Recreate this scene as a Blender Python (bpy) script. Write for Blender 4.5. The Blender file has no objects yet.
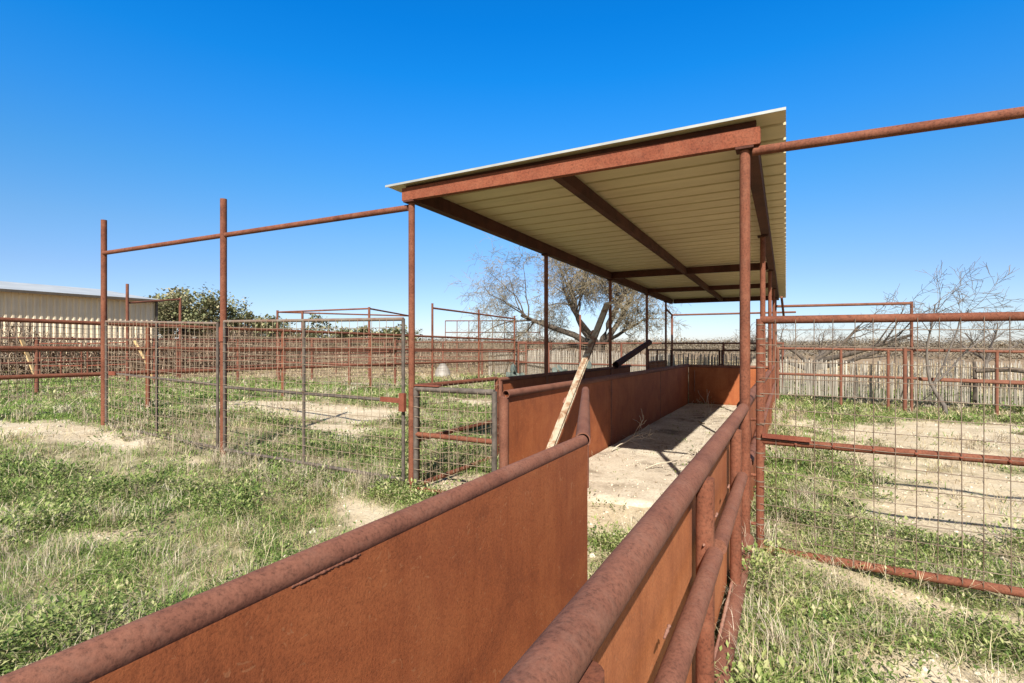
import bpy, math, random
import numpy as np
from mathutils import Vector, Matrix

random.seed(7)
rng = np.random.default_rng(11)
SC = bpy.context.scene
COL = SC.collection
V = Vector

# ------------------------------------------------------------------ node helpers
def new_mat(name):
    m = bpy.data.materials.new(name); m.use_nodes = True
    nt = m.node_tree; nt.nodes.clear()
    out = nt.nodes.new('ShaderNodeOutputMaterial')
    b = nt.nodes.new('ShaderNodeBsdfPrincipled')
    nt.links.new(b.outputs[0], out.inputs[0])
    return m, nt, b, out

def N(nt, t, **kw):
    n = nt.nodes.new(t)
    for k, v in kw.items(): setattr(n, k, v)
    return n

def noise(nt, vec, scale, detail=6, rough=0.6, dist=0.0):
    n = N(nt, 'ShaderNodeTexNoise'); n.inputs['Scale'].default_value = scale
    n.inputs['Detail'].default_value = detail; n.inputs['Roughness'].default_value = rough
    n.inputs['Distortion'].default_value = dist
    if vec is not None: nt.links.new(vec, n.inputs['Vector'])
    return n.outputs['Fac']

def ramp(nt, fac, stops):
    r = N(nt, 'ShaderNodeValToRGB')
    while len(r.color_ramp.elements) < len(stops): r.color_ramp.elements.new(0.5)
    for e, (p, c) in zip(r.color_ramp.elements, stops):
        e.position = p; e.color = (c[0], c[1], c[2], 1) if not isinstance(c, (int, float)) else (c, c, c, 1)
    nt.links.new(fac, r.inputs[0]); return r.outputs[0]

def mixc(nt, fac, a, b, mode='MIX'):
    m = N(nt, 'ShaderNodeMix', data_type='RGBA', blend_type=mode)
    for s, i in ((fac, 0), (a, 6), (b, 7)):
        if hasattr(s, 'links'): nt.links.new(s, m.inputs[i])
        elif i == 0: m.inputs[0].default_value = s
        else: m.inputs[i].default_value = (*s, 1)
    return m.outputs[2]

def objvec(nt, scale=(1, 1, 1)):
    tc = N(nt, 'ShaderNodeTexCoord'); mp = N(nt, 'ShaderNodeMapping')
    mp.inputs['Scale'].default_value = scale
    nt.links.new(tc.outputs['Object'], mp.inputs['Vector']); return mp.outputs[0]

def bump(nt, b, h, strength=0.3, dist=0.01):
    n = N(nt, 'ShaderNodeBump'); n.inputs['Strength'].default_value = strength
    n.inputs['Distance'].default_value = dist
    nt.links.new(h, n.inputs['Height']); nt.links.new(n.outputs[0], b.inputs['Normal'])

def rust(name, dark, mid, light, streak=False, speck=0.3, rough=0.85, worn=None, grain=160):
    m, nt, b, o = new_mat(name)
    v = objvec(nt)
    n1 = noise(nt, v, 2.6, 10, 0.72, 0.5)
    base = ramp(nt, n1, [(0.30, dark), (0.48, mid), (0.70, light)])
    n2 = noise(nt, v, grain, 4, 0.78)
    sp = ramp(nt, n2, [(0.30, 1 - speck), (0.5, 1.0), (0.74, 1.0 + speck * 0.5)])
    base = mixc(nt, 1.0, base, sp, 'MULTIPLY')
    if worn:
        n4 = noise(nt, v, 9, 10, 0.8, 0.5)
        base = mixc(nt, ramp(nt, n4, [(0.50, 0.0), (0.62, 0.45), (0.75, 0.65)]), base, worn)
    n6 = noise(nt, v, 4.1, 9, 0.78, 0.3)
    base = mixc(nt, ramp(nt, n6, [(0.57, 0.0), (0.70, 0.38)]), base, tuple(c * 0.72 for c in dark))
    if streak:
        vs = objvec(nt, (9, 9, 0.5))
        n3 = noise(nt, vs, 1.3, 8, 0.75)
        st = ramp(nt, n3, [(0.3, (0.66, 0.58, 0.53)), (0.5, (1, 1, 1)), (0.78, (1.12, 1.15, 1.16))])
        base = mixc(nt, 0.55, base, st, 'MULTIPLY')
        n5 = noise(nt, v, 0.9, 7, 0.68, 0.9)
        base = mixc(nt, ramp(nt, n5, [(0.46, 0.0), (0.66, 0.5)]), base, (0.205, 0.056, 0.025))
        n7 = noise(nt, objvec(nt, (2, 2, 2.4)), 11, 3, 0.5, 2.2)
        base = mixc(nt, ramp(nt, n7, [(0.66, 0.0), (0.70, 0.35)]), base, (0.42, 0.21, 0.10))
    nt.links.new(base, b.inputs['Base Color'])
    b.inputs['Roughness'].default_value = rough
    b.inputs['Specular IOR Level'].default_value = 0.25
    h = N(nt, 'ShaderNodeMath', operation='MULTIPLY_ADD'); nt.links.new(n1, h.inputs[0]); h.inputs[1].default_value = 3.0; nt.links.new(n2, h.inputs[2])
    bump(nt, b, h.outputs[0], 0.35, 0.003)
    return m

M = {}
M['plate'] = rust('rust_plate', (0.20, 0.058, 0.023), (0.305, 0.090, 0.032), (0.37, 0.122, 0.044), True, 0.40)
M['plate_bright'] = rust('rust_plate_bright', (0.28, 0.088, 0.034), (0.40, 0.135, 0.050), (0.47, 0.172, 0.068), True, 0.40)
M['pipe'] = rust('rust_pipe', (0.105, 0.040, 0.025), (0.165, 0.064, 0.039), (0.215, 0.092, 0.057), False, 0.55, worn=(0.20, 0.098, 0.066), grain=110)
M['redpipe'] = rust('red_rust_pipe', (0.085, 0.029, 0.017), (0.15, 0.050, 0.027), (0.205, 0.078, 0.044), False, 0.62, worn=(0.215, 0.092, 0.055), grain=75)
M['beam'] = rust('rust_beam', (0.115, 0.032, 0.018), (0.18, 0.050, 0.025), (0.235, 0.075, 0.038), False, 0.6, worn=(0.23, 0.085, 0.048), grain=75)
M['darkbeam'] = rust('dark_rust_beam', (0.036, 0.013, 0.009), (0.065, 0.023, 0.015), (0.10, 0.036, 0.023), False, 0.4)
M['weld'] = rust('weld_scale', (0.18, 0.08, 0.055), (0.27, 0.13, 0.09), (0.35, 0.20, 0.14), False, 0.5)
M['orange'] = rust('orange_primer', (0.12, 0.033, 0.020), (0.18, 0.052, 0.030), (0.23, 0.08, 0.046), False, 0.5)
M['farpipe'] = rust('far_rust_pipe', (0.095, 0.037, 0.024), (0.155, 0.058, 0.036), (0.21, 0.086, 0.057), False, 0.3)

def simple(name, c1, c2, scale=12, rough=0.6, metal=0.0, stretch=(1, 1, 1), bs=0.15, lo=0.35, hi=0.65, spec=0.4):
    m, nt, b, o = new_mat(name)
    v = objvec(nt, stretch)
    n = noise(nt, v, scale, 6, 0.65, 0.2)
    nt.links.new(ramp(nt, n, [(lo, c1), (hi, c2)]), b.inputs['Base Color'])
    b.inputs['Roughness'].default_value = rough; b.inputs['Metallic'].default_value = metal
    b.inputs['Specular IOR Level'].default_value = spec
    if bs: bump(nt, b, n, bs, 0.01)
    return m

M['grey'] = simple('grey_painted_pipe', (0.055, 0.042, 0.034), (0.125, 0.10, 0.082), 14, 0.75)
M['greyrust'] = simple('grey_pipe_rusting', (0.15, 0.075, 0.05), (0.17, 0.145, 0.115), 9, 0.7)
M['wire'] = simple('rusty_wire', (0.17, 0.105, 0.068), (0.38, 0.30, 0.21), 7, 0.7, 0.2, bs=0)
M['wiregrey'] = simple('galvanised_wire', (0.13, 0.085, 0.058), (0.25, 0.19, 0.14), 7, 0.6, 0.2, bs=0)
M['tin'] = simple('tan_roof_sheet', (0.51, 0.40, 0.215), (0.60, 0.48, 0.27), 1.6, 0.5, 0.0, (0.5, 3, 1), 0.03)
def tin():
    m, nt, b, o = new_mat('stained_tan_roof_sheet')
    v = objvec(nt); c = ramp(nt, noise(nt, objvec(nt, (.5, 3, 1)), 1.6, 6, .65), [(0.35, (0.52, 0.42, 0.25)), (0.65, (0.61, 0.50, 0.31))])
    c = mixc(nt, ramp(nt, noise(nt, objvec(nt, (.35, 1.6, 1)), 2.3, 8, .75, .5), [(0.55, 0.0), (0.72, 0.5)]), c, (0.36, 0.26, 0.13))
    c = mixc(nt, ramp(nt, noise(nt, v, 6, 8, .8), [(0.64, 0.0), (0.72, 0.55)]), c, (0.26, 0.13, 0.065))
    nt.links.new(c, b.inputs['Base Color']); b.inputs['Roughness'].default_value = .5; return m
M['tin'] = tin()
M['tinedge'] = simple('galvanised_sheet_top', (0.30, 0.30, 0.28), (0.40, 0.40, 0.37), 3, 0.4, 0.1, bs=0.03)
M['cream'] = simple('cream_steel_siding', (0.62, 0.525, 0.375), (0.71, 0.605, 0.44), 0.7, 0.55, bs=0.02)
M['whiteroof'] = simple('white_steel_roof', (0.33, 0.33, 0.31), (0.42, 0.42, 0.39), 0.6, 0.45, bs=0.02)
M['trim'] = simple('dark_bronze_trim', (0.07, 0.055, 0.04), (0.10, 0.08, 0.06), 3, 0.6, bs=0.0)
M['bark'] = simple('mesquite_bark', (0.035, 0.027, 0.021), (0.13, 0.10, 0.075), 9, 0.95, 0, (1, 1, 0.25), 0.7)
M['twig'] = simple('mesquite_twigs', (0.09, 0.072, 0.05), (0.28, 0.225, 0.14), 0.9, 0.9, bs=0)
M['greytwig'] = simple('grey_dead_twigs', (0.075, 0.062, 0.054), (0.19, 0.16, 0.135), 1.2, 0.9, bs=0)
M['stay'] = simple('weathered_cedar_stays', (0.10, 0.085, 0.068), (0.42, 0.375, 0.31), 13, 0.9, 0, (1.8, 1.8, 0.10), 0.4, 0.34, 0.62)
M['plank'] = simple('yellowed_plank', (0.36, 0.22, 0.09), (0.56, 0.40, 0.20), 8, 0.85, bs=0.1)
M['tank'] = simple('pale_plastic_tank', (0.22, 0.20, 0.175), (0.30, 0.27, 0.235), 2, 0.55, bs=0.02)
M['pear'] = simple('prickly_pear_pads', (0.07, 0.085, 0.075), (0.14, 0.165, 0.14), 6, 0.75, bs=0.1)
M['dry_branch'] = simple('bleached_branch', (0.40, 0.33, 0.24), (0.60, 0.52, 0.40), 9, 0.9, bs=0.1)

def paintbar():
    m, nt, b, o = new_mat('flaking_pale_paint_over_rust')
    v = objvec(nt)
    n = noise(nt, v, 5.5, 9, 0.72, 0.6)
    c = ramp(nt, n, [(0.38, (0.14, 0.06, 0.03)), (0.47, (0.25, 0.15, 0.085)), (0.54, (0.36, 0.30, 0.215)), (0.75, (0.45, 0.39, 0.30))])
    nt.links.new(c, b.inputs['Base Color']); b.inputs['Roughness'].default_value = 0.7
    bump(nt, b, n, 0.3, 0.004); return m
M['bar'] = paintbar()

def leafmat(name, stops, trans=0.25, rough=0.65):
    m, nt, b, o = new_mat(name)
    a = N(nt, 'ShaderNodeAttribute', attribute_name='tint')
    c = ramp(nt, a.outputs['Fac'], stops)
    nt.links.new(c, b.inputs['Base Color']); b.inputs['Roughness'].default_value = rough
    b.inputs['Specular IOR Level'].default_value = 0.2
    t = N(nt, 'ShaderNodeBsdfTranslucent'); nt.links.new(c, t.inputs[0])
    mx = N(nt, 'ShaderNodeMixShader'); mx.inputs[0].default_value = trans
    nt.links.new(b.outputs[0], mx.inputs[1]); nt.links.new(t.outputs[0], mx.inputs[2])
    nt.links.new(mx.outputs[0], o.inputs[0]); return m

M['weed'] = leafmat('weed_leaves', [(0.0, (0.055, 0.10, 0.025)), (0.4, (0.17, 0.235, 0.06)), (0.75, (0.33, 0.365, 0.13)), (1.0, (0.52, 0.48, 0.27))], 0.3)
M['greengrass'] = leafmat('green_grass', [(0.0, (0.10, 0.18, 0.03)), (0.6, (0.215, 0.325, 0.07)), (1.0, (0.39, 0.41, 0.16))], 0.3)
M['drygrass'] = leafmat('dry_grass', [(0.0, (0.29, 0.21, 0.11)), (0.5, (0.49, 0.39, 0.225)), (1.0, (0.66, 0.57, 0.37))], 0.25, 0.8)
M['stalk'] = leafmat('dead_weed_stalks', [(0.0, (0.19, 0.145, 0.10)), (0.5, (0.38, 0.315, 0.225)), (1.0, (0.62, 0.55, 0.43))], 0.0, 0.9)
M['oakleaf'] = leafmat('live_oak_leaves', [(0.0, (0.07, 0.085, 0.04)), (0.5, (0.17, 0.18, 0.085)), (0.85, (0.29, 0.265, 0.14)), (1.0, (0.38, 0.33, 0.20))], 0.15)
M['scrub'] = leafmat('distant_scrub', [(0.0, (0.10, 0.095, 0.065)), (0.5, (0.19, 0.155, 0.11)), (1.0, (0.30, 0.24, 0.17))], 0.0, 0.9)
M['lichen'] = leafmat('twig_lichen_and_leaves', [(0.0, (0.15, 0.135, 0.06)), (0.5, (0.27, 0.23, 0.11)), (1.0, (0.42, 0.35, 0.20))], 0.2, 0.9)
M['pile'] = leafmat('brush_pile_sticks', [(0.0, (0.09, 0.055, 0.035)), (0.5, (0.20, 0.13, 0.085)), (1.0, (0.40, 0.31, 0.22))], 0.0, 0.9)

# ------------------------------------------------------------------ mesh builder
OFF = {}
class MB:
    def __init__(s): s.v = []; s.f = []; s.sm = []; s.mi = []
    def quadface(s, idx, smooth=False, mi=0): s.f.append(idx); s.sm.append(smooth); s.mi.append(mi)
    def ring(s, c, u, w, r, n, ph=0.0):
        i0 = len(s.v)
        for k in range(n):
            a = 2 * math.pi * k / n + ph
            s.v.append(c + u * (math.cos(a) * r) + w * (math.sin(a) * r))
        return i0
    def frame(s, d):
        d = d.normalized(); up = V((0, 0, 1)) if abs(d.z) < 0.9 else V((1, 0, 0))
        u = d.cross(up).normalized(); w = u.cross(d).normalized(); return u, w
    def pipe(s, a, b, r, n=14, hollow=False, r2=None, smooth=True):
        a = V(a); b = V(b); u, w = s.frame(b - a); r2 = r if r2 is None else r2
        i = s.ring(a, u, w, r, n); j = s.ring(b, u, w, r2, n)
        for k in range(n):
            l = (k + 1) % n; s.quadface([i + k, i + l, j + l, j + k], smooth)
        d = (b - a).normalized()
        for c, rr, sg in ((a, r, -1), (b, r2, 1)):
            e = s.ring(c, u, w, rr, n)
            if hollow:
                q = s.ring(c, u, w, rr * 0.84, n); t = s.ring(c - d * (sg * 0.2), u, w, rr * 0.84, n)
                for k in range(n):
                    l = (k + 1) % n
                    s.quadface([e + k, e + l, q + l, q + k] if sg > 0 else [e + l, e + k, q + k, q + l])
                    s.quadface([q + k, q + l, t + l, t + k] if sg > 0 else [q + l, q + k, t + k, t + l])
                f = [t + k for k in range(n)]
            else: f = [e + k for k in range(n)]
            s.quadface(f if sg > 0 else f[::-1])
        return s
    def tube(s, pts, rad, n=5, cap=False):
        pts = [V(p) for p in pts]; prev = None
        for i, p in enumerate(pts):
            d = pts[min(i + 1, len(pts) - 1)] - pts[max(i - 1, 0)]
            if d.length < 1e-6: d = V((0, 0, 1))
            u, w = s.frame(d)
            j = s.ring(p, u, w, rad[i], n)
            if prev is not None:
                for k in range(n):
                    l = (k + 1) % n; s.quadface([prev + k, prev + l, j + l, j + k], n > 3)
            prev = j
        if cap: s.quadface([prev + k for k in range(n)])
        return s
    def bar(s, a, b, w, h, up=(0, 0, 1)):
        a = V(a); b = V(b); d = (b - a).normalized(); up = V(up)
        u = d.cross(up).normalized(); q = u.cross(d).normalized()
        i = len(s.v)
        for c in (a, b):
            for su, sq in ((-1, -1), (1, -1), (1, 1), (-1, 1)):
                s.v.append(c + u * (su * w / 2) + q * (sq * h / 2))
        for f in ([0, 3, 2, 1], [4, 5, 6, 7], [0, 1, 5, 4], [1, 2, 6, 5], [2, 3, 7, 6], [3, 0, 4, 7]):
            s.quadface([i + k for k in f])
        return s
    def box(s, lo, hi):
        x0, y0, z0 = lo; x1, y1, z1 = hi
        return s.bar((x0, (y0 + y1) / 2, (z0 + z1) / 2), (x1, (y0 + y1) / 2, (z0 + z1) / 2), abs(y1 - y0), abs(z1 - z0))
    def prism(s, poly_a, poly_b, mi=0):
        n = len(poly_a); i = len(s.v); s.v += [V(p) for p in poly_a] + [V(p) for p in poly_b]
        for k in range(n):
            l = (k + 1) % n; s.quadface([i + k, i + l, i + n + l, i + n + k], False, mi)
        s.quadface([i + k for k in range(n)][::-1], False, mi); s.quadface([i + n + k for k in range(n)], False, mi)
        return s
    def blob(s, c, r, n=6):
        c = V(c)
        for k in range(2):
            d = V((random.uniform(-1, 1), random.uniform(-1, 1), random.uniform(-1, 1))).normalized()
            s.tube([c - d * r, c - d * r * 0.6, c, c + d * r * 0.6, c + d * r], [r * 0.15, r * 0.75, r, r * 0.75, r * 0.15], n)
        return s
    def build(s, name, mat, parent=None, mats=None):
        off = OFF.get(parent.name, V((0, 0, 0))) if parent else V((0, 0, 0))
        me = bpy.data.meshes.new(name)
        me.from_pydata([tuple(p - off) for p in s.v], [], s.f)
        me.polygons.foreach_set('use_smooth', s.sm)
        if mats:
            for q in mats: me.materials.append(q)
            me.polygons.foreach_set('material_index', s.mi)
        else: me.materials.append(mat)
        me.update()
        o = bpy.data.objects.new(name, me); COL.objects.link(o)
        if parent: o.parent = parent; OFF[o.name] = off
        return o

def tag(o, label=None, cat=None, group=None, kind=None):
    if label: o['label'] = label
    if cat: o['category'] = cat
    if group: o['group'] = group
    if kind: o['kind'] = kind
    return o
def thing(name, loc, label, cat, group=None):
    o = bpy.data.objects.new(name, None); o.empty_display_size = 0.2; COL.objects.link(o)
    o.location = loc; OFF[o.name] = V(loc)
    return tag(o, label, cat, group)

# ------------------------------------------------------------------ value noise and the lie of the land
LAT = rng.random((256, 256))
def vnoise(x, y, sc):
    x = np.asarray(x, float) / sc + 1000.3; y = np.asarray(y, float) / sc + 1000.7
    ix = np.floor(x).astype(int); iy = np.floor(y).astype(int); fx = x - ix; fy = y - iy
    fx = fx * fx * (3 - 2 * fx); fy = fy * fy * (3 - 2 * fy)
    g = lambda a, b: LAT[a % 256, b % 256]
    return (g(ix, iy) * (1 - fx) + g(ix + 1, iy) * fx) * (1 - fy) + (g(ix, iy + 1) * (1 - fx) + g(ix + 1, iy + 1) * fx) * fy
def fbm(x, y, sc): return vnoise(x, y, sc) * 0.5 + vnoise(x, y, sc / 2.1) * 0.28 + vnoise(x, y, sc / 4.3) * 0.14 + vnoise(x, y, sc / 9) * 0.08
def sstep(a, b, x):
    t = np.clip((np.asarray(x, float) - a) / (b - a), 0, 1); return t * t * (3 - 2 * t)
def S(y):                      # the site falls gently away from the camera
    return -0.0105 * (min(max(y, -6), 34) - 4.15)
def G(x, y):
    x = np.asarray(x, float); y = np.asarray(y, float)
    z = -0.0105 * (np.clip(y, -6, 34) - 4.15)
    z = z + 0.24 * sstep(4, 10, -x) * (1 - 0.6 * sstep(6, 16, y)) - 0.10 * sstep(-0.1, 0.9, x)
    near = np.exp(-((x + 2) ** 2 + (y - 6) ** 2) / 900)
    pen = ((x > -3.6) & (x < -0.1) & (y > -2) & (y < 18.5))
    bumps = (fbm(x, y, 2.4) - 0.5) * 0.14 + (vnoise(x, y, 0.35) - 0.5) * 0.025
    z = z + np.where(pen, 0.15, 1.0) * bumps * near
    return z
def g1(x, y): return float(G(x, y))

BARE = [(-9.4, 3.6, 2.3, 0.50, 0.1), (-8.4, 7.5, 2.5, 1.1, 0.25), (-6.6, 6.2, 0.9, 0.5, 0.3), (-2.7, 3.15, 1.25, 0.22, -0.55), (-14.5, 14.2, 2.6, 0.8, 0),
        (-12.8, 10.6, 1.2, 0.4, 0), (3.1, 11.2, 2.9, 3.3, 0), (2.15, 7.0, 1.1, 2.2, -0.2), (0.85, 3.05, 0.65, 0.30, 0.2), (3.6, 8.6, 1.4, 1.0, 0), (2.3, 3.95, 2.2, 0.24, -0.02),
        (-6.8, 11.5, 1.5, 0.6, 0.2), (-1.5, 4.2, 0.45, 1.2, 0), (0.9, 9.2, 0.5, 0.6, 0), (-3.1, 4.6, 0.5, 0.5, 0), (-11.5, 2.6, 1.2, 0.5, 0.0), (-4.6, 2.0, 0.35, 0.12, 0.4)]
def bare(x, y):
    x = np.asarray(x, float); y = np.asarray(y, float); m = np.zeros_like(x)
    w = (fbm(x, y, 1.1) - 0.5) * 1.6 + (vnoise(x, y, .22) - .5) * .55
    for cx, cy, rx, ry, a in BARE:
        ca, sa = math.cos(a), math.sin(a)
        u = ((x - cx) * ca + (y - cy) * sa) / rx; v = (-(x - cx) * sa + (y - cy) * ca) / ry
        m = np.maximum(m, sstep(1.25, 0.75, np.sqrt(u * u + v * v) + w))
    return m

def ground():
    n = 620
    t = np.linspace(-1, 1, n)
    gx = -1.5 + 9 * np.sinh(t * 6.05) / 1.0; gy = 5 + 9 * np.sinh(t * 6.05)
    gx = np.sign(t) * (np.abs(t) * 22 + 2200 * np.abs(t) ** 9) - 2; gy = np.sign(t) * (np.abs(t) * 22 + 2200 * np.abs(t) ** 9) + 7
    X, Y = np.meshgrid(gx, gy); Z = G(X, Y)
    me = bpy.data.meshes.new('ground')
    vs = np.stack([X.ravel(), Y.ravel(), Z.ravel()], 1)
    ii = np.arange(n * n).reshape(n, n)
    q = np.stack([ii[:-1, :-1].ravel(), ii[:-1, 1:].ravel(), ii[1:, 1:].ravel(), ii[1:, :-1].ravel()], 1)
    me.vertices.add(len(vs)); me.vertices.foreach_set('co', vs.ravel())
    me.loops.add(q.size); me.loops.foreach_set('vertex_index', q.ravel())
    me.polygons.add(len(q)); me.polygons.foreach_set('loop_start', np.arange(0, q.size, 4))
    me.update(); me.polygons.foreach_set('use_smooth', np.ones(len(q), bool))
    a = me.attributes.new('dirt', 'FLOAT', 'POINT'); a.data.foreach_set('value', bare(X, Y).ravel().astype(np.float32))
    R = np.hypot(X, Y - 4)
    f = sstep(18, 25, R + (vnoise(X, Y, 4) - 0.5) * 7)
    a = me.attributes.new('field', 'FLOAT', 'POINT'); a.data.foreach_set('value', f.ravel().astype(np.float32))
    m, nt, b, o = new_mat('ranch_soil')
    v = objvec(nt)
    n1 = noise(nt, v, 1.7, 9, 0.7, 0.3); n2 = noise(nt, v, 34, 5, 0.7)
    dirt = ramp(nt, n1, [(0.3, (0.37, 0.285, 0.185)), (0.5, (0.52, 0.425, 0.29)), (0.7, (0.62, 0.53, 0.385))])
    dirt = mixc(nt, 0.55, dirt, ramp(nt, n2, [(0.32, 0.55), (0.55, 1.0), (0.75, 1.15)]), 'MULTIPLY')
    lit = ramp(nt, noise(nt, v, 6, 9, 0.75), [(0.3, (0.15, 0.15, 0.06)), (0.5, (0.29, 0.25, 0.14)), (0.7, (0.48, 0.40, 0.27))])
    lit = mixc(nt, 0.7, lit, ramp(nt, n2, [(0.3, 0.5), (0.6, 1.1)]), 'MULTIPLY')
    fld = ramp(nt, noise(nt, v, 0.16, 8, 0.65), [(0.3, (0.17, 0.12, 0.07)), (0.5, (0.27, 0.19, 0.115)), (0.7, (0.35, 0.25, 0.15))])
    fa = N(nt, 'ShaderNodeAttribute', attribute_name='field'); da = N(nt, 'ShaderNodeAttribute', attribute_name='dirt')
    c = mixc(nt, da.outputs['Fac'], lit, dirt); c = mixc(nt, fa.outputs['Fac'], c, fld)
    nt.links.new(c, b.inputs['Base Color']); b.inputs['Roughness'].default_value = 0.95
    b.inputs['Specular IOR Level'].default_value = 0.1
    bump(nt, b, n2, 0.6, 0.02)
    me.materials.append(m)
    ob = bpy.data.objects.new('ground', me); COL.objects.link(ob); tag(ob, kind='structure')
ground()

# earth floor of the covered pen
def pen_floor():
    n1, n2 = 40, 130; x0, x1, y0, y1 = -2.24, -0.31, 4.7, 14.15
    mb = MB()
    for j in range(n2 + 1):
        for i in range(n1 + 1):
            x = x0 + (x1 - x0) * i / n1; y = y0 + (y1 - y0) * j / n2
            if j == 0: y += (float(vnoise(x, 3.3, 0.3)) - 0.5) * 0.5
            e = min(1, j / 2.0)
            z = S(y) - 0.03 + 0.075 * e + 0.012 * (float(vnoise(x, y, 0.25)) - 0.5)
            mb.v.append(V((x, y, z)))
    w = n1 + 1
    for j in range(n2):
        for i in range(n1): mb.quadface([j * w + i, j * w + i + 1, (j + 1) * w + i + 1, (j + 1) * w + i], True)
    m, nt, b, o = new_mat('trampled_pen_floor')
    v = objvec(nt)
    nn = noise(nt, v, 1.6, 9, 0.7, 0.5); nf = noise(nt, v, 45, 4, 0.7)
    c = ramp(nt, nn, [(0.33, (0.27, 0.215, 0.155)), (0.44, (0.47, 0.39, 0.295)), (0.65, (0.62, 0.54, 0.42))])
    c = mixc(nt, 0.6, c, ramp(nt, nf, [(0.33, 0.5), (0.55, 1.0), (0.8, 1.12)]), 'MULTIPLY')
    ng = noise(nt, v, 0.9, 6, 0.7, 0.3)
    c = mixc(nt, ramp(nt, ng, [(0.56, 0.0), (0.66, 0.75)]), c, (0.085, 0.065, 0.048))
    nt.links.new(c, b.inputs['Base Color']); b.inputs['Roughness'].default_value = 0.95; b.inputs['Specular IOR Level'].default_value = 0.1
    bump(nt, b, nf, 0.5, 0.015)
    tag(mb.build('pen_floor', m), kind='structure')
pen_floor()

# ------------------------------------------------------------------ walls of the alley and pen
def plate(mb, a, b, z0, z1, t=0.008):
    """upright steel sheet from a to b (xy), heights relative to the falling site"""
    a3 = V((a[0], a[1], 0)); b3 = V((b[0], b[1], 0)); d = (b3 - a3).normalized(); nrm = V((-d.y, d.x, 0)) * (t / 2)
    za, zb = S(a[1]), S(b[1])
    A = [a3 - nrm + V((0, 0, za + z0)), a3 + nrm + V((0, 0, za + z0)), a3 + nrm + V((0, 0, za + z1)), a3 - nrm + V((0, 0, za + z1))]
    B = [b3 - nrm + V((0, 0, zb + z0)), b3 + nrm + V((0, 0, zb + z0)), b3 + nrm + V((0, 0, zb + z1)), b3 - nrm + V((0, 0, zb + z1))]
    mb.prism(A, B)
def weld(mb, a, b, r, n):
    a = V(a); b = V(b); m = max(5, n * 2)
    mb.tube([a.lerp(b, k / (m - 1)) + V((0, 0, random.uniform(-.15, .15) * r)) for k in range(m)], [r * (0.25 if k in (0, m - 1) else random.uniform(.55, 1.15)) for k in range(m)], 8)
def wallY(label, x0, y0, x1, y1, rail_r=0.045, top=1.03, posts=(), side=0.0, pr=0.036, hollow=False, railmat='pipe', group='solid rusty walls of the alley and pen', panel_off=0.0):
    t = thing('steel_wall', (x0, y0, S(y0)), label, 'wall', group)
    mb = MB(); plate(mb, (x0 + panel_off, y0), (x1 + panel_off, y1), -0.08, top - rail_r * 0.25); mb.build('sheet_panel', M['plate'], t)
    r = MB(); r.pipe((x0, y0, S(y0) + top), (x1, y1, S(y1) + top), rail_r, 22, hollow); tr = r.build('top_rail', M[railmat], t)
    for (px, py) in posts:
        MB().pipe((px + side, py, S(py) - 0.1), (px + side, py, S(py) + top - rail_r * 0.6), pr, 16).build('post', M['pipe'], t)
    return t, tr

# near left wall of the narrow alley
t, tr = wallY('long solid rusty sheet wall on the left of the narrow alley, rounded pipe along its top', -0.834, -2.6, -0.832, 2.28, 0.029, 1.028, [(-0.828, -1.2), (-0.828, 0.4), (-0.828, 1.9)], -0.045, panel_off=0.022)
w = MB(); weld(w, (-0.8085, 0.66, S(.66) + 1.013), (-0.8075, 0.84, S(.84) + 1.013), 0.0042, 26)
w.build('weld_bead', M['pipe'], tr)
# near right wall with outside rails
xr = lambda y: -0.278 + 0.0015 * y
t = thing('steel_wall', (xr(1), 1.0, S(1)), 'solid rusty sheet wall nearest the camera, with outside pipe rails and round posts', 'wall', 'solid rusty walls of the alley and pen')
mb = MB(); plate(mb, (xr(-2.6) - .034, -2.6), (xr(4.09) - .034, 4.09), 0.10, 1.03); mb.build('sheet_panel', M['plate_bright'], t)
tr = MB().pipe((xr(-2.6), -2.6, S(-2.6) + 1.03), (xr(4.09), 4.09, S(4.09) + 1.03), 0.037, 26).build('top_rail', M['pipe'], t)
w = MB(); weld(w, (xr(1.45) + .03, 1.45, S(1) + 1.08), (xr(1.45) + .032, 1.452, S(1) + 1.08), 0.0022, 2)
weld(w, (xr(0.95) + .02, .95, S(1) + 1.085), (xr(.95) + .021, .951, S(1) + 1.085), 0.0022, 2); w.build('weld_bead', M['weld'], tr)
for py in (-0.6, 0.70, 1.95, 3.2):
    MB().pipe((xr(py) + 0.022, py, S(py) - 0.1), (xr(py) + 0.022, py, S(py) + 1.0), 0.031, 18).build('post', M['redpipe'], t)
for (ya, yb) in ((-2.6, 1.92), (2.0, 3.17)):
    mr = MB().pipe((xr(ya) + 0.060, ya, S(ya) + 0.745), (xr(yb) + 0.056, yb, S(yb) + 0.745), 0.029, 20).build('mid_rail', M['pipe'], t)
    w = MB()
    for yy in ([0.9, 1.25, 1.9] if ya < 0 else [2.25, 2.75]):
        weld(w, (xr(yy) + .022, yy, S(yy) + .775), (xr(yy) + .022, yy + .07, S(yy) + .775), 0.005, 5)
    w.build('weld_bead', M['weld'], mr)
br = MB().pipe((xr(-2.6) + .03, -2.6, S(-2.6) + .10), (xr(4.08) + .03, 4.08, S(4.08) + .10), 0.042, 18).build('bottom_rail', M['pipe'], t)
w = MB(); weld(w, (xr(1.6) + .004, 1.6, S(1.6) + .145), (xr(3.9) + .004, 3.9, S(3.9) + .145), 0.009, 60); w.build('weld_bead', M['weld'], br)
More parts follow.
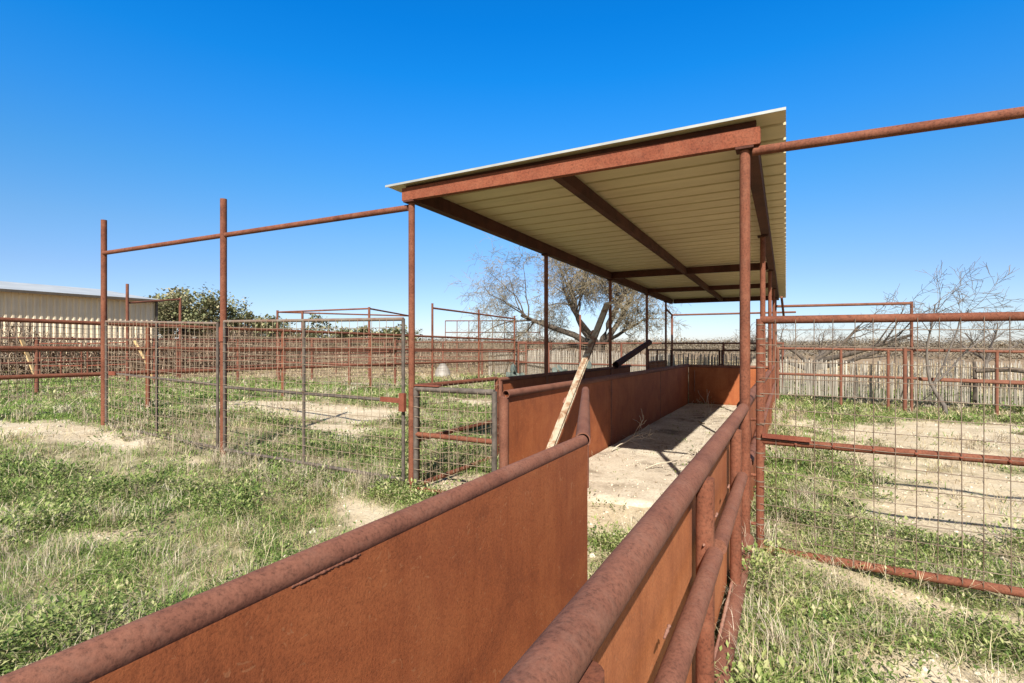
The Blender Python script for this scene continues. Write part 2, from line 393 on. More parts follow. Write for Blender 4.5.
# wing wall flaring out from the alley
t = thing('steel_wall', (-0.83, 2.42, S(2.7)), 'short angled rusty wing wall between the alley end and the pen, seen almost edge on', 'wall', 'solid rusty walls of the alley and pen')
mb = MB(); plate(mb, (-0.838, 2.34), (-1.80, 5.02), -0.08, 1.0); mb.build('sheet_panel', M['plate'], t)
MB().pipe((-0.836, 2.30, S(2.4) + 1.03), (-1.81, 5.06, S(5.02) + 1.03), 0.036, 20, True).build('top_rail', M['pipe'], t)
MB().pipe((-1.80, 5.03, S(5) - .1), (-1.80, 5.03, S(5) + .985), 0.036, 16).build('post', M['pipe'], t)
# pen walls
wallY('rusty solid wall along the left side of the covered pen, hollow pipe end at its near corner', -2.28, 4.22, -2.26, 14.16, 0.038, 1.03, [(-2.28, 4.24), (-2.27, 7.45), (-2.27, 10.8)], -0.03, 0.045, True)
wallY('dark rusty outer wall left of the covered pen, standing along the shelter posts', -3.31, 5.93, -3.31, 12.4, 0.03, 1.04, [(-3.31, 5.95), (-3.31, 9.1)], 0.0, 0.042)
wallY('short dark outer wall piece beyond the slanting pipe, by the last left posts', -3.31, 14.2, -3.31, 16.5, 0.03, 1.08, [], 0.0, 0.042)
t = thing('steel_wall', (-1.2, 14.19, S(14.2)), 'rusty solid wall closing the far end of the covered pen', 'wall', 'solid rusty walls of the alley and pen')
mb = MB(); plate(mb, (-2.25, 14.2), (-0.31, 14.2), -0.05, 1.0); mb.build('sheet_panel', M['plate'], t)
MB().pipe((-2.25, 14.2, S(14.2) + 1.01), (-0.31, 14.2, S(14.2) + 1.01), 0.035, 14).build('top_rail', M['pipe'], t)
MB().bar((-2.1, 14.185, S(14.2) + .35), (-2.1, 14.185, S(14.2) + .9), .02, .02, (0, 1, 0)).build('latch_bar', M['weld'], t)
t = thing('steel_wall', (-0.27, 8, S(8)), 'rusty solid wall down the right side of the covered pen, between the shelter posts', 'wall', 'solid rusty walls of the alley and pen')
for ya, yb in ((4.22, 7.40), (7.5, 10.75), (10.85, 14.15)):
    mb = MB(); plate(mb, (-0.285, ya), (-0.285, yb), 0.0, 1.0); mb.build('sheet_panel', M['plate'], t)
    MB().pipe((-0.285, ya, S(ya) + 1.03), (-0.285, yb, S(yb) + 1.03), 0.042, 18).build('top_rail', M['pipe'], t)
    MB().pipe((-0.245, ya, S(ya) + .62), (-0.245, yb, S(yb) + .62), 0.032, 16).build('mid_rail', M['pipe'], t)

# ------------------------------------------------------------------ the shelter
sh = thing('cattle_shelter', (-1.85, 11, S(11)), 'long rusty pipe shelter with a flat tan ribbed metal roof over the pen', 'shelter')
HY = lambda y: 0.0 + S(y)
roofz = lambda x, y: 3.068 + 0.011 * (x + 3.55) + S(y)
def roof():
    mb = MB(); prof = []; y = 4.045; end = 18.9; p = 0.31
    while y < end:
        for dy, dz in ((0, 0), (0.232, 0), (0.240, 0.048), (0.276, 0.048), (0.284, 0)):
            if y + dy <= end: prof.append((y + dy, dz))
        y += p
    xs = [-3.55, -1.8, 0.0]; i0 = 0
    rows = []
    for lay in (0, 0.005):
        for x in xs:
            rows.append(len(mb.v))
            for (yy, dz) in prof: mb.v.append(V((x, yy, roofz(x, yy) + dz + lay)))
    n = len(prof)
    for k in range(n - 1):
        for c in range(2):
            a, b = rows[c] + k, rows[c + 1] + k; mb.quadface([a, a + 1, b + 1, b], False, 0)
            a, b = rows[3 + c] + k, rows[4 + c] + k; mb.quadface([a, b, b + 1, a + 1], False, 1)
        for c in (0, 2):
            a, b = rows[c] + k, rows[3 + c] + k; mb.quadface([a, b, b + 1, a + 1] if c == 0 else [a, a + 1, b + 1, b], False, 1)
    for e in (0, n - 1):
        for c in range(2):
            q = [rows[c] + e, rows[c + 1] + e, rows[4 + c] + e, rows[3 + c] + e]; mb.quadface(q if e == 0 else q[::-1], False, 1)
    # turned-down trim along the near edge
    mb.v += [V(p) for p in ((-3.55, 4.033, roofz(-3.6, 4) - .012), (.0, 4.033, roofz(.02, 4) - .012), (.0, 4.041, roofz(.02, 4) - .012), (-3.55, 4.041, roofz(-3.6, 4) - .012),
                              (-3.55, 4.033, roofz(-3.6, 4) + .008), (.0, 4.033, roofz(.02, 4) + .008), (.0, 4.041, roofz(.02, 4) + .008), (-3.55, 4.041, roofz(-3.6, 4) + .008))]
    i = len(mb.v) - 8
    for f in ([0, 3, 2, 1], [4, 5, 6, 7], [0, 1, 5, 4], [1, 2, 6, 5], [2, 3, 7, 6], [3, 0, 4, 7]): mb.quadface([i + k for k in f], False, 1)
    mb.build('roof_sheet', None, sh, [M['tin'], M['tinedge']])
roof()
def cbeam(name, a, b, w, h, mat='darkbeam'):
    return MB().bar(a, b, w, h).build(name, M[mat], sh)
B0, BH = 2.918, 0.122
mb = MB(); y = 4.15; zc = B0 + BH / 2
mb.bar((-3.39, y - .05, zc), (-0.165, y - .05, zc), 0.008, BH)                # channel web
mb.bar((-3.39, y - .02, B0 + .004), (-0.165, y - .02, B0 + .004), 0.052, 0.008); mb.bar((-3.39, y - .02, B0 + BH - .004), (-0.165, y - .02, B0 + BH - .004), 0.052, 0.008)
mb.bar((-3.386, y - .02, zc), (-3.394, y - .02, zc), 0.05, BH - .02); mb.bar((-0.161, y - .02, zc), (-0.169, y - .02, zc), 0.05, BH - .02)
mb.build('front_beam', M['beam'], sh)
mb = MB(); mb.prism([(-3.37, 4.135, B0 + BH + .002), (-0.19, 4.135, B0 + BH + .002), (-0.19, 4.135, roofz(-.19, 4.1) - .004), (-3.37, 4.135, roofz(-3.37, 4.1) - .004)],
                    [(-3.37, 4.175, B0 + BH + .002), (-0.19, 4.175, B0 + BH + .002), (-0.19, 4.175, roofz(-.19, 4.1) - .004), (-3.37, 4.175, roofz(-3.37, 4.1) - .004)])
mb.build('shim_plate', M['darkbeam'], sh)
for xb in (-3.32, -0.235):
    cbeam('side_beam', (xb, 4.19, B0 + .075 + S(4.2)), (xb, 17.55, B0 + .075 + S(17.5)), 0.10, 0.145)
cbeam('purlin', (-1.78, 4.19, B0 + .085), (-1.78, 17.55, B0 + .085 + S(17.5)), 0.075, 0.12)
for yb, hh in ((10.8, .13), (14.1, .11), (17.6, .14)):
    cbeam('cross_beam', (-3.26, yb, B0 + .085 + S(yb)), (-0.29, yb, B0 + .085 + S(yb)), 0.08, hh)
for xb in (-3.31, -0.265):
    for yb in (4.15, 7.45, 10.8, 14.1, 16.6):
        first = yb < 5
        lit = 'redpipe' if (xb > -1 or first) else 'pipe'
        po = MB().pipe((xb, yb, S(yb) - 0.15), (xb, yb, S(yb) + B0 - .022), (0.036 if xb > -1 else 0.032) if first else 0.032, 20).build('post', M[lit], sh)
        MB().box((xb - .06, yb - .06, S(yb) + B0 - .02), (xb + .06, yb + .06, S(yb) + B0 - .004)).build('cap_plate', M['darkbeam'], po)
po = None
# diagonal brace between the left posts
t = thing('brace_pipe', (-3.31, 11.2, S(11)), 'dark fat pipe slanting up between two left shelter posts', 'pipe')
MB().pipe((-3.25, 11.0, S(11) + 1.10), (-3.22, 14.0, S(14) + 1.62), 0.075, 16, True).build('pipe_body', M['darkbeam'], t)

# overhead pipes
t = thing('overhead_pipe', (1.5, 4.15, S(4)), 'long rusty overhead pipe running right from the shelter corner across the sky', 'pipe')
MB().pipe((-0.215, 4.15, 2.885), (4.6, 4.15, 2.83), 0.033, 20).build('pipe_body', M['redpipe'], t)
MB().pipe((4.6, 4.15, -.1), (4.6, 4.15, 2.87), 0.040, 14).build('post', M['redpipe'], t)
t = thing('pipe_gateway', (-6.33, 4.15, g1(-6.4, 4.15)), 'tall rusty pipe gateway left of the shelter, two posts topping one overhead rail', 'gate frame')
MB().pipe((-3.35, 4.15, 2.855), (-9.33, 4.20, 2.885), 0.031, 18).build('overhead_rail', M['redpipe'], t)
for xp, zt in ((-6.33, 3.33), (-9.33, 3.40)):
    p = MB().pipe((xp, 4.17 + (0.04 if xp < -9 else 0), g1(xp, 4.2) - .15), (xp, 4.17 + (0.04 if xp < -9 else 0), zt), 0.040, 18).build('post', M['redpipe'], t)
    MB().pipe((xp, 4.17, 1.52), (xp, 4.17, 1.70), 0.054, 18).build('hinge_collar', M['orange'], p) if xp > -9 else None

# ------------------------------------------------------------------ mesh gates and panels
def wires(mb, a, b, za0, za1, zb0, zb1, cell=0.102, r=0.0026, off=0.0, n=4, jit=0.009):
    a = V((a[0], a[1], 0)); b = V((b[0], b[1], 0)); L = (b - a).length; d = (b - a) / L; nr = V((-d.y, d.x, 0)) * off
    k = int(L / cell)
    for i in range(1, k + 1):
        f = min(0.999, (i * cell + random.uniform(-jit, jit)) / L); p = a.lerp(b, f) + nr; f2 = f + random.uniform(-jit, jit) / L; p2 = a.lerp(b, f2) + nr
        mb.pipe(p + V((0, 0, za0 + (zb0 - za0) * f)), p2 + V((0, 0, za1 + (zb1 - za1) * f)), r, n)
    h = int((za1 - za0) / cell)
    for i in range(1, h + 1):
        f = i * cell / (za1 - za0)
        if f > 0.995: break
        pts = []
        for q in range(7):
            u = q / 6; pts.append(a.lerp(b, u) + nr * (1 + 0.5 * random.uniform(-1, 1)) - V((0, 0, .012 * math.sin(u * math.pi) * random.uniform(.2, 1.6))) + V((0, 0, za0 + (za1 - za0) * f + ((zb0 + (zb1 - zb0) * f) - (za0 + (za1 - za0) * f)) * u + random.uniform(-jit, jit))))
        mb.tube(pts, [r] * 7, n)

def gate(label, a, b, za, zb, ztop, zmid, zbot, r=0.0185, mats=('grey', 'greyrust', 'wire'), center=True, name='mesh_gate', cell=0.102, wr=0.0029, group='mesh gates', wire=True, stile_mat=None):
    """a, b: xy of the hinge and latch ends; za, zb ground heights there"""
    t = thing(name, ((a[0] + b[0]) / 2, (a[1] + b[1]) / 2, (za + zb) / 2), label, 'gate', group)
    A = lambda z: (a[0], a[1], za + z); B = lambda z: (b[0], b[1], zb + z)
    sm = stile_mat or mats[0]
    MB().pipe(A(ztop), B(ztop), r, 14).build('top_rail', M[mats[1]], t)
    if zmid: MB().pipe(A(zmid), B(zmid), r * .9, 14).build('mid_rail', M[mats[0]], t)
    MB().pipe(A(zbot), B(zbot), r, 14).build('bottom_rail', M[mats[0]], t)
    d = (V((b[0], b[1], 0)) - V((a[0], a[1], 0))).normalized() * 0.001
    for q, zz in ((0, za), (1, zb)) + (((0.5, (za + zb) / 2),) if center else ()):
        x = a[0] + (b[0] - a[0]) * q; y = a[1] + (b[1] - a[1]) * q
        MB().pipe((x, y, zz + zbot - r * .3), (x, y, zz + ztop + r * .3), r * 0.97, 14).build('center_stile' if q == 0.5 else 'stile', M[sm], t)
    if wire:
        w = MB(); wires(w, a, b, za + zbot, za + ztop, zb + zbot, zb + ztop, cell, wr, -r * 1.02); w.build('wire_mesh', M[mats[2]], t)
    return t

t = gate('grey mesh gate beside the front left shelter post, rusty centre bar and red latch plate', (-6.25, 4.13), (-3.40, 4.13), 0.03, 0.0, 1.74, 0.915, 0.13)
l = MB(); l.bar((-3.66, 4.09, .93), (-3.40, 4.09, .925), .012, .05); l.build('latch_bar', M['orange'], t)
l = MB(); l.box((-3.41, 4.07, .82), (-3.345, 4.11, 1.0)); l.build('hinge_plate', M['orange'], t)
t = gate('grey mesh gate farther left, between the two tall gateway posts', (-9.24, 4.2), (-6.42, 4.15), 0.11, 0.03, 1.72, 0.935, 0.13)
l = MB(); l.bar((-9.08, 4.16, 1.045), (-8.9, 4.16, 1.045), .012, .06); l.build('latch_bar', M['orange'], t)
t = gate('small low mesh gate with a rusty middle bar, closing the front of the side lane', (-3.24, 4.13), (-2.35, 4.13), 0.0, 0.0, 1.05, 0.6, 0.06, 0.027, ('redpipe', 'grey', 'wire'), False, stile_mat='grey')
MB().bar((-3.24, 4.125, 1.085), (-2.95, 4.125, 1.085), .05, .012).build('latch_bar', M['orange'], t)
gate('low rusty mesh gate running back from the front left shelter post', (-3.31, 4.24), (-3.31, 5.87), 0.0, S(6), 1.06, 0.52, 0.06, 0.026, ('redpipe', 'redpipe', 'wire'), False)
t = gate('big rusty square-mesh gate right of the shelter with red welds on its bars', (-0.165, 4.15), (4.5, 4.15), -0.03, -0.05, 1.695, 0.83, 0.055, 0.028, ('redpipe', 'redpipe', 'wiregrey'), False, cell=0.112, wr=0.0027)
l = MB(); l.bar((-0.15, 4.105, .845), (0.15, 4.105, .838), .02, .03); l.build('latch_bar', M['orange'], t)
for k in range(1, 21):
    x = -0.165 + .112 * k * 2; w = MB()
    weld(w, (x - .010, 4.123, .80 - .004 * x), (x + .010, 4.123, .80 - .004 * x), .012, 2); w.build('weld_bead', M['orange'], t)
for k in range(1, 17):
    z = .102 * k; w = MB(); w.pipe((-.165, 4.15, z - .004), (-.165, 4.15, z + .004), .0300, 14); w.build('wire_tie', M['wiregrey'], t)
for z in (.2, .55, .95): MB().pipe((-.225, 4.14, z), (-.19, 4.14, z), .012, 10).build('hinge', M['redpipe'], t)
# gate panels under the far end of the roof
gate('dark low pipe gate under the far end of the shelter roof', (-3.15, 16.6), (-1.75, 16.6), S(17), S(17), 1.42, 0.7, .15, 0.03, ('darkbeam', 'darkbeam', 'wire'), False, wr=.003)
gate('second dark pipe gate under the far end of the roof, nearest the right shelter posts', (-1.68, 16.6), (-0.4, 16.6), S(17), S(17), 1.42, 0.7, .15, 0.03, ('darkbeam', 'darkbeam', 'wire'), False, wr=.003)
gate('narrow mesh panel along the left shelter posts beyond the slanting pipe', (-3.31, 14.25), (-3.31, 16.5), S(14.2), S(16.5), 1.42, 0.7, .1, 0.026, ('pipe', 'pipe', 'wire'), True, wr=.003)

# ------------------------------------------------------------------ pipe fences
def fence(label, pts, zrel, tops, lows, r=0.034, post_r=0.04, mats='redpipe', wire=None, base=g1, tall=(), group='rusty pipe fences round the pens', cell=0.102):
    t = thing('pipe_fence', (pts[0][0], pts[0][1], base(*pts[0])), label, 'fence', group)
    a, b = pts[0], pts[-1]
    for nm, zz in [('top_rail', tops)] + [('lower_rail', q) for q in lows]:
        for p, q in zip(pts[:-1], pts[1:]):
            pass
        mb = MB()
        mb.tube([(p[0], p[1], zrel(*p) + zz) for p in pts], [r] * len(pts), 12); mb.build(nm, M[mats], t)
    for i, p in enumerate(pts):
        h = tops + r
        if i in tall: h = tall[i]
        MB().pipe((p[0], p[1], base(*p) - .15), (p[0], p[1], zrel(*p) + h), post_r, 12).build('post', M[mats], t)
    if wire:
        w = MB()
        for p, q in zip(pts[:-1], pts[1:]):
            wires(w, p, q, zrel(*p) + wire[0], zrel(*p) + tops, zrel(*q) + wire[0], zrel(*q) + tops, cell, .0042, .03)
        w.build('wire_mesh', M['wire'], t)
    return t
lf = [(-10.9, y) for y in (-3.4, -0.4, 2.6, 5.65, 8.7, 11.75, 14.8, 17.9, 21.0)]
zl = lambda x, y: 0.09 - 0.013 * (y - 5)
t = fence('long rusty pipe and mesh fence running away beyond the left gates', lf, zl, 1.76, (1.31, 0.85), 0.035, 0.038, wire=(0.45,), tall={6: 2.92, 7: 2.92, 8: 2.85})
MB().tube([(-10.9, 14.8, 2.72), (-10.9, 17.9, 2.66), (-10.9, 21, 2.6)], [.034] * 3, 12).build('overhead_rail', M['redpipe'], t)
zs = lambda x, y: S(y)
t = fence('rusty pipe fence crossing in front of the big bare tree, behind the shelter', [(-10.8, 21.2), (-9.2, 21), (-7.6, 20.6), (-5.8, 20.4), (-3.8, 20.2), (-2.0, 20.2), (-0.1, 20.2)], zs, 1.66, (0.8,), 0.033, 0.04, mats='farpipe', wire=(.15,), tall={2: 2.85, 4: 2.72})
MB().pipe((-3.31, 16.62, S(17) + 2.70), (-3.8, 20.2, S(20) + 2.72), .033, 12).build('overhead_rail', M['pipe'], t)
MB().pipe((-3.8, 20.2, S(20) + 2.72), (.3, 20.2, S(20) + 2.72), .033, 12).build('overhead_rail', M['pipe'], t)
rf = [(-0.2, 16.2), (1.28, 16.2), (2.3, 16.2), (2.78, 16.2), (4.4, 16.2), (6.4, 16.2), (8.6, 16.2)]
t = fence('rusty two rail pipe fence at right before the pale stays, with tall post', rf, lambda x, y: S(y) - .02 - .012 * max(0, x), 1.50, (0.80,), 0.034, 0.034, mats='pipe', tall={3: 2.72})
MB().pipe((-0.25, 16.2, S(16) + 2.64), (2.78, 16.2, S(16) + 2.62), .036, 12).build('overhead_rail', M['pipe'], t)
MB().pipe((2.93, 16.18, S(16) + .72), (8.6, 16.18, S(16) + .62), .034, 12).build('lower_rail', M['pipe'], t)
MB().pipe((2.64, 16.17, S(16) - .2), (2.64, 16.17, S(16) + 1.52), .045, 12).build('post', M['pipe'], t)
MB().pipe((-0.1, 14.9, S(15) + 2.78), (-0.05, 16.2, S(16) + 2.3), .03, 12).build('bent_rail', M['pipe'], t)

# pen frames at the left
def pframe(label, pts, z, posts, mid=None):
    t = thing('pipe_gateway', (pts[0][0], pts[0][1], g1(*pts[0])), label, 'pipe frame', 'tall pipe gateways in the far pens')
    for i, (p, q) in enumerate(zip(pts[:-1], pts[1:])):
        MB().pipe((p[0], p[1], z[i]), (q[0], q[1], z[i + 1]), .036, 10).build('overhead_rail', M['farpipe'], t)
    for (x, y, zt) in posts: MB().pipe((x, y, g1(x, y) - .1), (x, y, zt), .05, 10).build('post', M['farpipe'], t)
    return t
pframe('tall rusty frame with one high post in front of the metal building', [(-21.2, 10.3), (-21.6, 12.4)], [2.96, 3.26], [(-21.2, 10.3, 3.65), (-21.6, 12.4, 3.32)])
pframe('square rusty overhead frame of far pens left of the shelter', [(-20.4, 16.0), (-15.2, 16.3), (-17.2, 21.4), (-20.4, 16.0)], [2.9, 2.92, 2.9, 2.9], [(-20.4, 16, 2.98), (-15.2, 16.3, 2.98), (-17.2, 21.4, 2.95), (-18.9, 16.1, 2.9)])
fence('rusty low pipe fence with several rails in the far left pens', [(-15.5, 0.5), (-16, 3.2), (-16.5, 6.0), (-17, 9), (-17.4, 12), (-17.6, 15.5), (-17.2, 21.4)], lambda x, y: .06, 1.55, (1.25, .95, .6), .03, .045, mats='farpipe', group='rusty pipe fences round the pens')
fence('farthest rusty pipe fence crossing behind the far left pens', [(-21.8, 12.4), (-20.4, 16.4), (-19.9, 19), (-19.4, 22), (-16, 24), (-13, 25), (-10.9, 25.2)], lambda x, y: -.05, 1.6, (1.2, .8), .03, .045, mats='farpipe')
fence('rusty pipe fence across the left pen, meeting the long mesh fence', [(-17.0, 13.4), (-15, 13.2), (-13, 13.0), (-10.95, 12.9)], lambda x, y: -.02, 1.66, (1.25, .8), .034, .045, mats='farpipe', wire=(.1,))
fence('far rusty pipe fence between the tall mesh and the stock tank', [(-17.2, 21.6), (-15.4, 21.8), (-13.2, 22.0), (-10.9, 22.2)], lambda x, y: -.12, 1.66, (1.2, .75), .034, .045, mats='farpipe', wire=(.1,))
# tall open rack of big squares beyond
t = thing('wire_fence', (-15, 25, g1(-15, 25)), 'tall open fence of big wire squares beyond the left pens', 'fence')
mb = MB(); mb.pipe((-17.0, 24.3, 2.75), (-12.2, 26.6, 2.75), .03, 8); mb.pipe((-17.0, 24.3, 2.1), (-12.2, 26.6, 2.1), .025, 8); mb.build('rails', M['farpipe'], t)
mb = MB()
for k in range(9): f = k / 8; mb.pipe((-17 + 4.8 * f, 24.3 + 2.3 * f, -.4), (-17 + 4.8 * f, 24.3 + 2.3 * f, 2.75), .022, 8)
mb.build('uprights', M['farpipe'], t)

# cedar stay fence
def stayfence(label, x0, x1, y0, posts):
    t = thing('stay_fence', ((x0 + x1) / 2, y0, g1((x0 + x1) / 2, y0)), label, 'fence', 'pale cedar stay fences')
    mb = MB(); x = x0
    while x < x1:
        w = random.uniform(.02, .048); h = 1.16 + 0.14 * random.random() + .1 * (float(vnoise(x, 0, .8)) - .5)
        if random.random() < 0.05: h *= random.uniform(.75, .9)
        y = y0 + random.uniform(-.03, .03)
        if random.random() > 0.03:
            lean = random.uniform(-.03, .03); z = g1(x, y)
            mb.tube([(x, y, z - .1), (x + lean * .5 + random.uniform(-.012, .012), y, z + h * .5), (x + lean, y + random.uniform(-.03, .03), z + h)], [w / 2, w / 2 * .95, w / 2 * .7], 5, True)
        x += w + random.uniform(-.006, .010)
    mb.build('stays', M['stay'], t)
    for zz in (.35, .95):
        n = int((x1 - x0) / .5)
        MB().tube([(x0 + k * .5, y0 + .04 * (1 if k % 2 else -1), g1(x0 + k * .5, y0) + zz + random.uniform(-.01, .01)) for k in range(n)], [.004] * n, 4).build('fence_wire', M['wire'], t)
    for xp in posts: MB().tube([(xp, y0 - .1, -.4), (xp + .03, y0 - .1, .5), (xp + .01, y0 - .1, 1.02)], [.05, .045, .04], 8, True).build('fence_post', M['bark'], t)
stayfence('long fence of pale weathered upright cedar stays at right, behind the pipe fence', -4.0, 13.5, 17.8, (4.35,))
stayfence('farther fence of pale cedar stays under the big bare tree', -13.0, -4.1, 22.3, ())
t = thing('log', (5.6, 17.35, .9), 'dark crooked log lying along the pale stay fence', 'log')
MB().tube([(4.3, 17.35, .78), (4.9, 17.36, .84), (5.6, 17.35, .77), (6.6, 17.36, .74), (8, 17.35, .66)], [.05, .06, .06, .055, .04], 8, True).build('trunk', M['bark'], t)

# ------------------------------------------------------------------ metal building
def building():
    c1 = V((-41.15, 21.8, 0)); d = V((0.25, -9.3, 0)).normalized(); c0 = c1 + d * 34
    nrm = V((-d.y, d.x, 0));  nrm = nrm if nrm.x > 0 else -nrm
    t = thing('metal_building', (c1.x, c1.y, g1(c1.x, c1.y)), 'long cream ribbed metal building with a pale low roof, far left', 'building')
    ze = 4.6; gz = -0.4
    mb = MB(); L = 34; u = 0; prof = []
    while u < L:
        for du, dn in ((0, 0), (.14, 0), (.17, .06), (.27, .06), (.30, 0)): prof.append((u + du, dn))
        u += .34
    i0 = len(mb.v)
    for (uu, dn) in prof:
        for z in (gz, ze - .02): mb.v.append(c1 + d * uu + nrm * dn + V((0, 0, z)))
    for k in range(len(prof) - 1): mb.quadface([i0 + 2 * k, i0 + 2 * k + 2, i0 + 2 * k + 3, i0 + 2 * k + 1])
    back = -nrm * 16
    e = [c1, c1 + back]; z2 = 5.75
    i = len(mb.v); mid = c1 + back * .5
    mb.v += [c1 + V((0, 0, gz)), c1 + back + V((0, 0, gz)), c1 + back + V((0, 0, ze)), mid + V((0, 0, z2)), c1 + V((0, 0, ze - .02))]
    mb.quadface([i, i + 1, i + 2, i + 3, i + 4])
    i = len(mb.v); mb.v += [c0 + V((0, 0, gz)), c0 + back + V((0, 0, gz)), c0 + back + V((0, 0, ze)), c0 + back * .5 + V((0, 0, z2)), c0 + V((0, 0, ze))]
    mb.quadface([i, i + 1, i + 2, i + 3, i + 4][::-1])
    i = len(mb.v); mb.v += [c1 + back + V((0, 0, gz)), c0 + back + V((0, 0, gz)), c0 + back + V((0, 0, ze)), c1 + back + V((0, 0, ze))]
    mb.quadface([i, i + 1, i + 2, i + 3])
    mb.build('wall', M['cream'], t)
    o = nrm * .52; s0 = c1 - d * .25; s1 = c0 + d * .25
    mb = MB(); z2 = 5.8
    for (pa, pb, za, zb) in ((o, -nrm * 8, ze, z2), (-nrm * 8, -nrm * 16.4, z2, ze)):
        A = [s0 + pa + V((0, 0, za)), s0 + pb + V((0, 0, zb)), s0 + pb + V((0, 0, zb + .06)), s0 + pa + V((0, 0, za + .06))]
        Bq = [p - s0 + s1 for p in A]; mb.prism(A, Bq)
    mb.build('roof', M['whiteroof'], t)
    mb = MB(); mb.bar(s0 + o + nrm * .05 + V((0, 0, ze - .02)), s1 + o + nrm * .05 + V((0, 0, ze - .02)), .09, .16); mb.build('eave_trim', M['trim'], t)
    mb = MB(); mb.bar(c1 + nrm * .1 - d * .06 + V((0, 0, gz)), c1 + nrm * .1 - d * .06 + V((0, 0, ze)), .14, .14, (1, 0, 0)); mb.build('corner_trim', M['trim'], t)
building()

# ------------------------------------------------------------------ fast meshes of small faces
def fastmesh(name, verts, tris, tint, mat, parent=None):
    off = OFF.get(parent.name, V((0, 0, 0))) if parent else V((0, 0, 0))
    verts = verts - np.array(off)
    me = bpy.data.meshes.new(name)
    me.vertices.add(len(verts)); me.vertices.foreach_set('co', verts.astype(np.float32).ravel())
    me.loops.add(tris.size); me.loops.foreach_set('vertex_index', tris.astype(np.int32).ravel())
    me.polygons.add(len(tris)); me.polygons.foreach_set('loop_start', np.arange(0, tris.size, 3, dtype=np.int32))
    me.update()
    a = me.attributes.new('tint', 'FLOAT', 'POINT'); a.data.foreach_set('value', np.clip(tint, 0, 1).astype(np.float32))
    me.materials.append(mat)
    o = bpy.data.objects.new(name, me); COL.objects.link(o)
    if parent: o.parent = parent
    return o
def blades(p, h, w, az, lean, tint, droop=0.3):
    n = len(p); u = np.stack([np.cos(az), np.sin(az), np.zeros(n)], 1); s = np.stack([-np.sin(az), np.cos(az), np.zeros(n)], 1)
    up = np.array([0, 0, 1.0]); H = h[:, None]; W = w[:, None]; Ln = lean[:, None]
    mid = p + up * (H * .6) + u * (H * Ln * .35); tip = p + up * (H * np.maximum(.15, 1 - droop * Ln)) + u * (H * Ln)
    vs = np.stack([p - s * W * .5, p + s * W * .5, mid - s * W * .4, mid + s * W * .4, tip], 1).reshape(-1, 3)
    k = np.arange(n)[:, None, None] * 5
    tr = (k + np.array([[0, 1, 3], [0, 3, 2], [2, 3, 4]])[None]).reshape(-1, 3)
    return vs, tr, np.repeat(tint, 5)
def leaves(p, ln, w, az, tilt, tint, fold=.10):
    n = len(p); ca, sa = np.cos(az), np.sin(az); ct, st = np.cos(tilt), np.sin(tilt)
    f = np.stack([ca * ct, sa * ct, st], 1); s = np.stack([-sa, ca, np.zeros(n)], 1); nr = np.cross(f, s)
    L = ln[:, None]; W = w[:, None]
    m = p + f * L * .5 + nr * L * fold
    vs = np.stack([p, m - s * W * .5, m + s * W * .5, p + f * L], 1).reshape(-1, 3)
    k = np.arange(n)[:, None, None] * 4
    tr = (k + np.array([[0, 1, 3], [0, 3, 2]])[None]).reshape(-1, 3)
    return vs, tr, np.repeat(tint, 4)
class Acc:
    def __init__(s): s.v = []; s.t = []; s.c = []; s.n = 0
    def add(s, r): s.v.append(r[0]); s.t.append(r[1] + s.n); s.c.append(r[2]); s.n += len(r[0])
    def build(s, name, mat, parent=None): return fastmesh(name, np.concatenate(s.v), np.concatenate(s.t), np.concatenate(s.c), mat, parent)

YAW = math.atan2(.4648, .8854)
def sample(n, d0, d1, half=57, power=1.0):
    a = np.radians(rng.uniform(-half, half, n)) + YAW
    d = d0 + (d1 - d0) * rng.random(n) ** power
    return np.stack([-np.sin(a) * d, np.cos(a) * d], 1), d
def patchy(x, y): return .25 + .75 * sstep(.30, .52, vnoise(x + 3, y + 8, .34) * .6 + vnoise(x - 9, y, .9) * .4)
def blocked(x, y):
    m = ((x > -.9) & (x < -0.2) & (y < 4.3)) & ~((y > 2.1) & (rng.random(len(x)) < .75))
    m |= (x > -2.3) & (x < -0.2) & (y > 4.2) & (y < 14.2) & (rng.random(len(x)) > 0.015 + 0.5 * (y < 4.9))
    m |= (x > -3.4) & (x < -2.2) & (y > 6.4) & (y < 14)
    m |= np.hypot(x, y) < 1.3
    m |= (x < -41) & (y < 23)
    return m
def G3(x, y): return np.stack([x, y, G(x, y) - .004], 1)

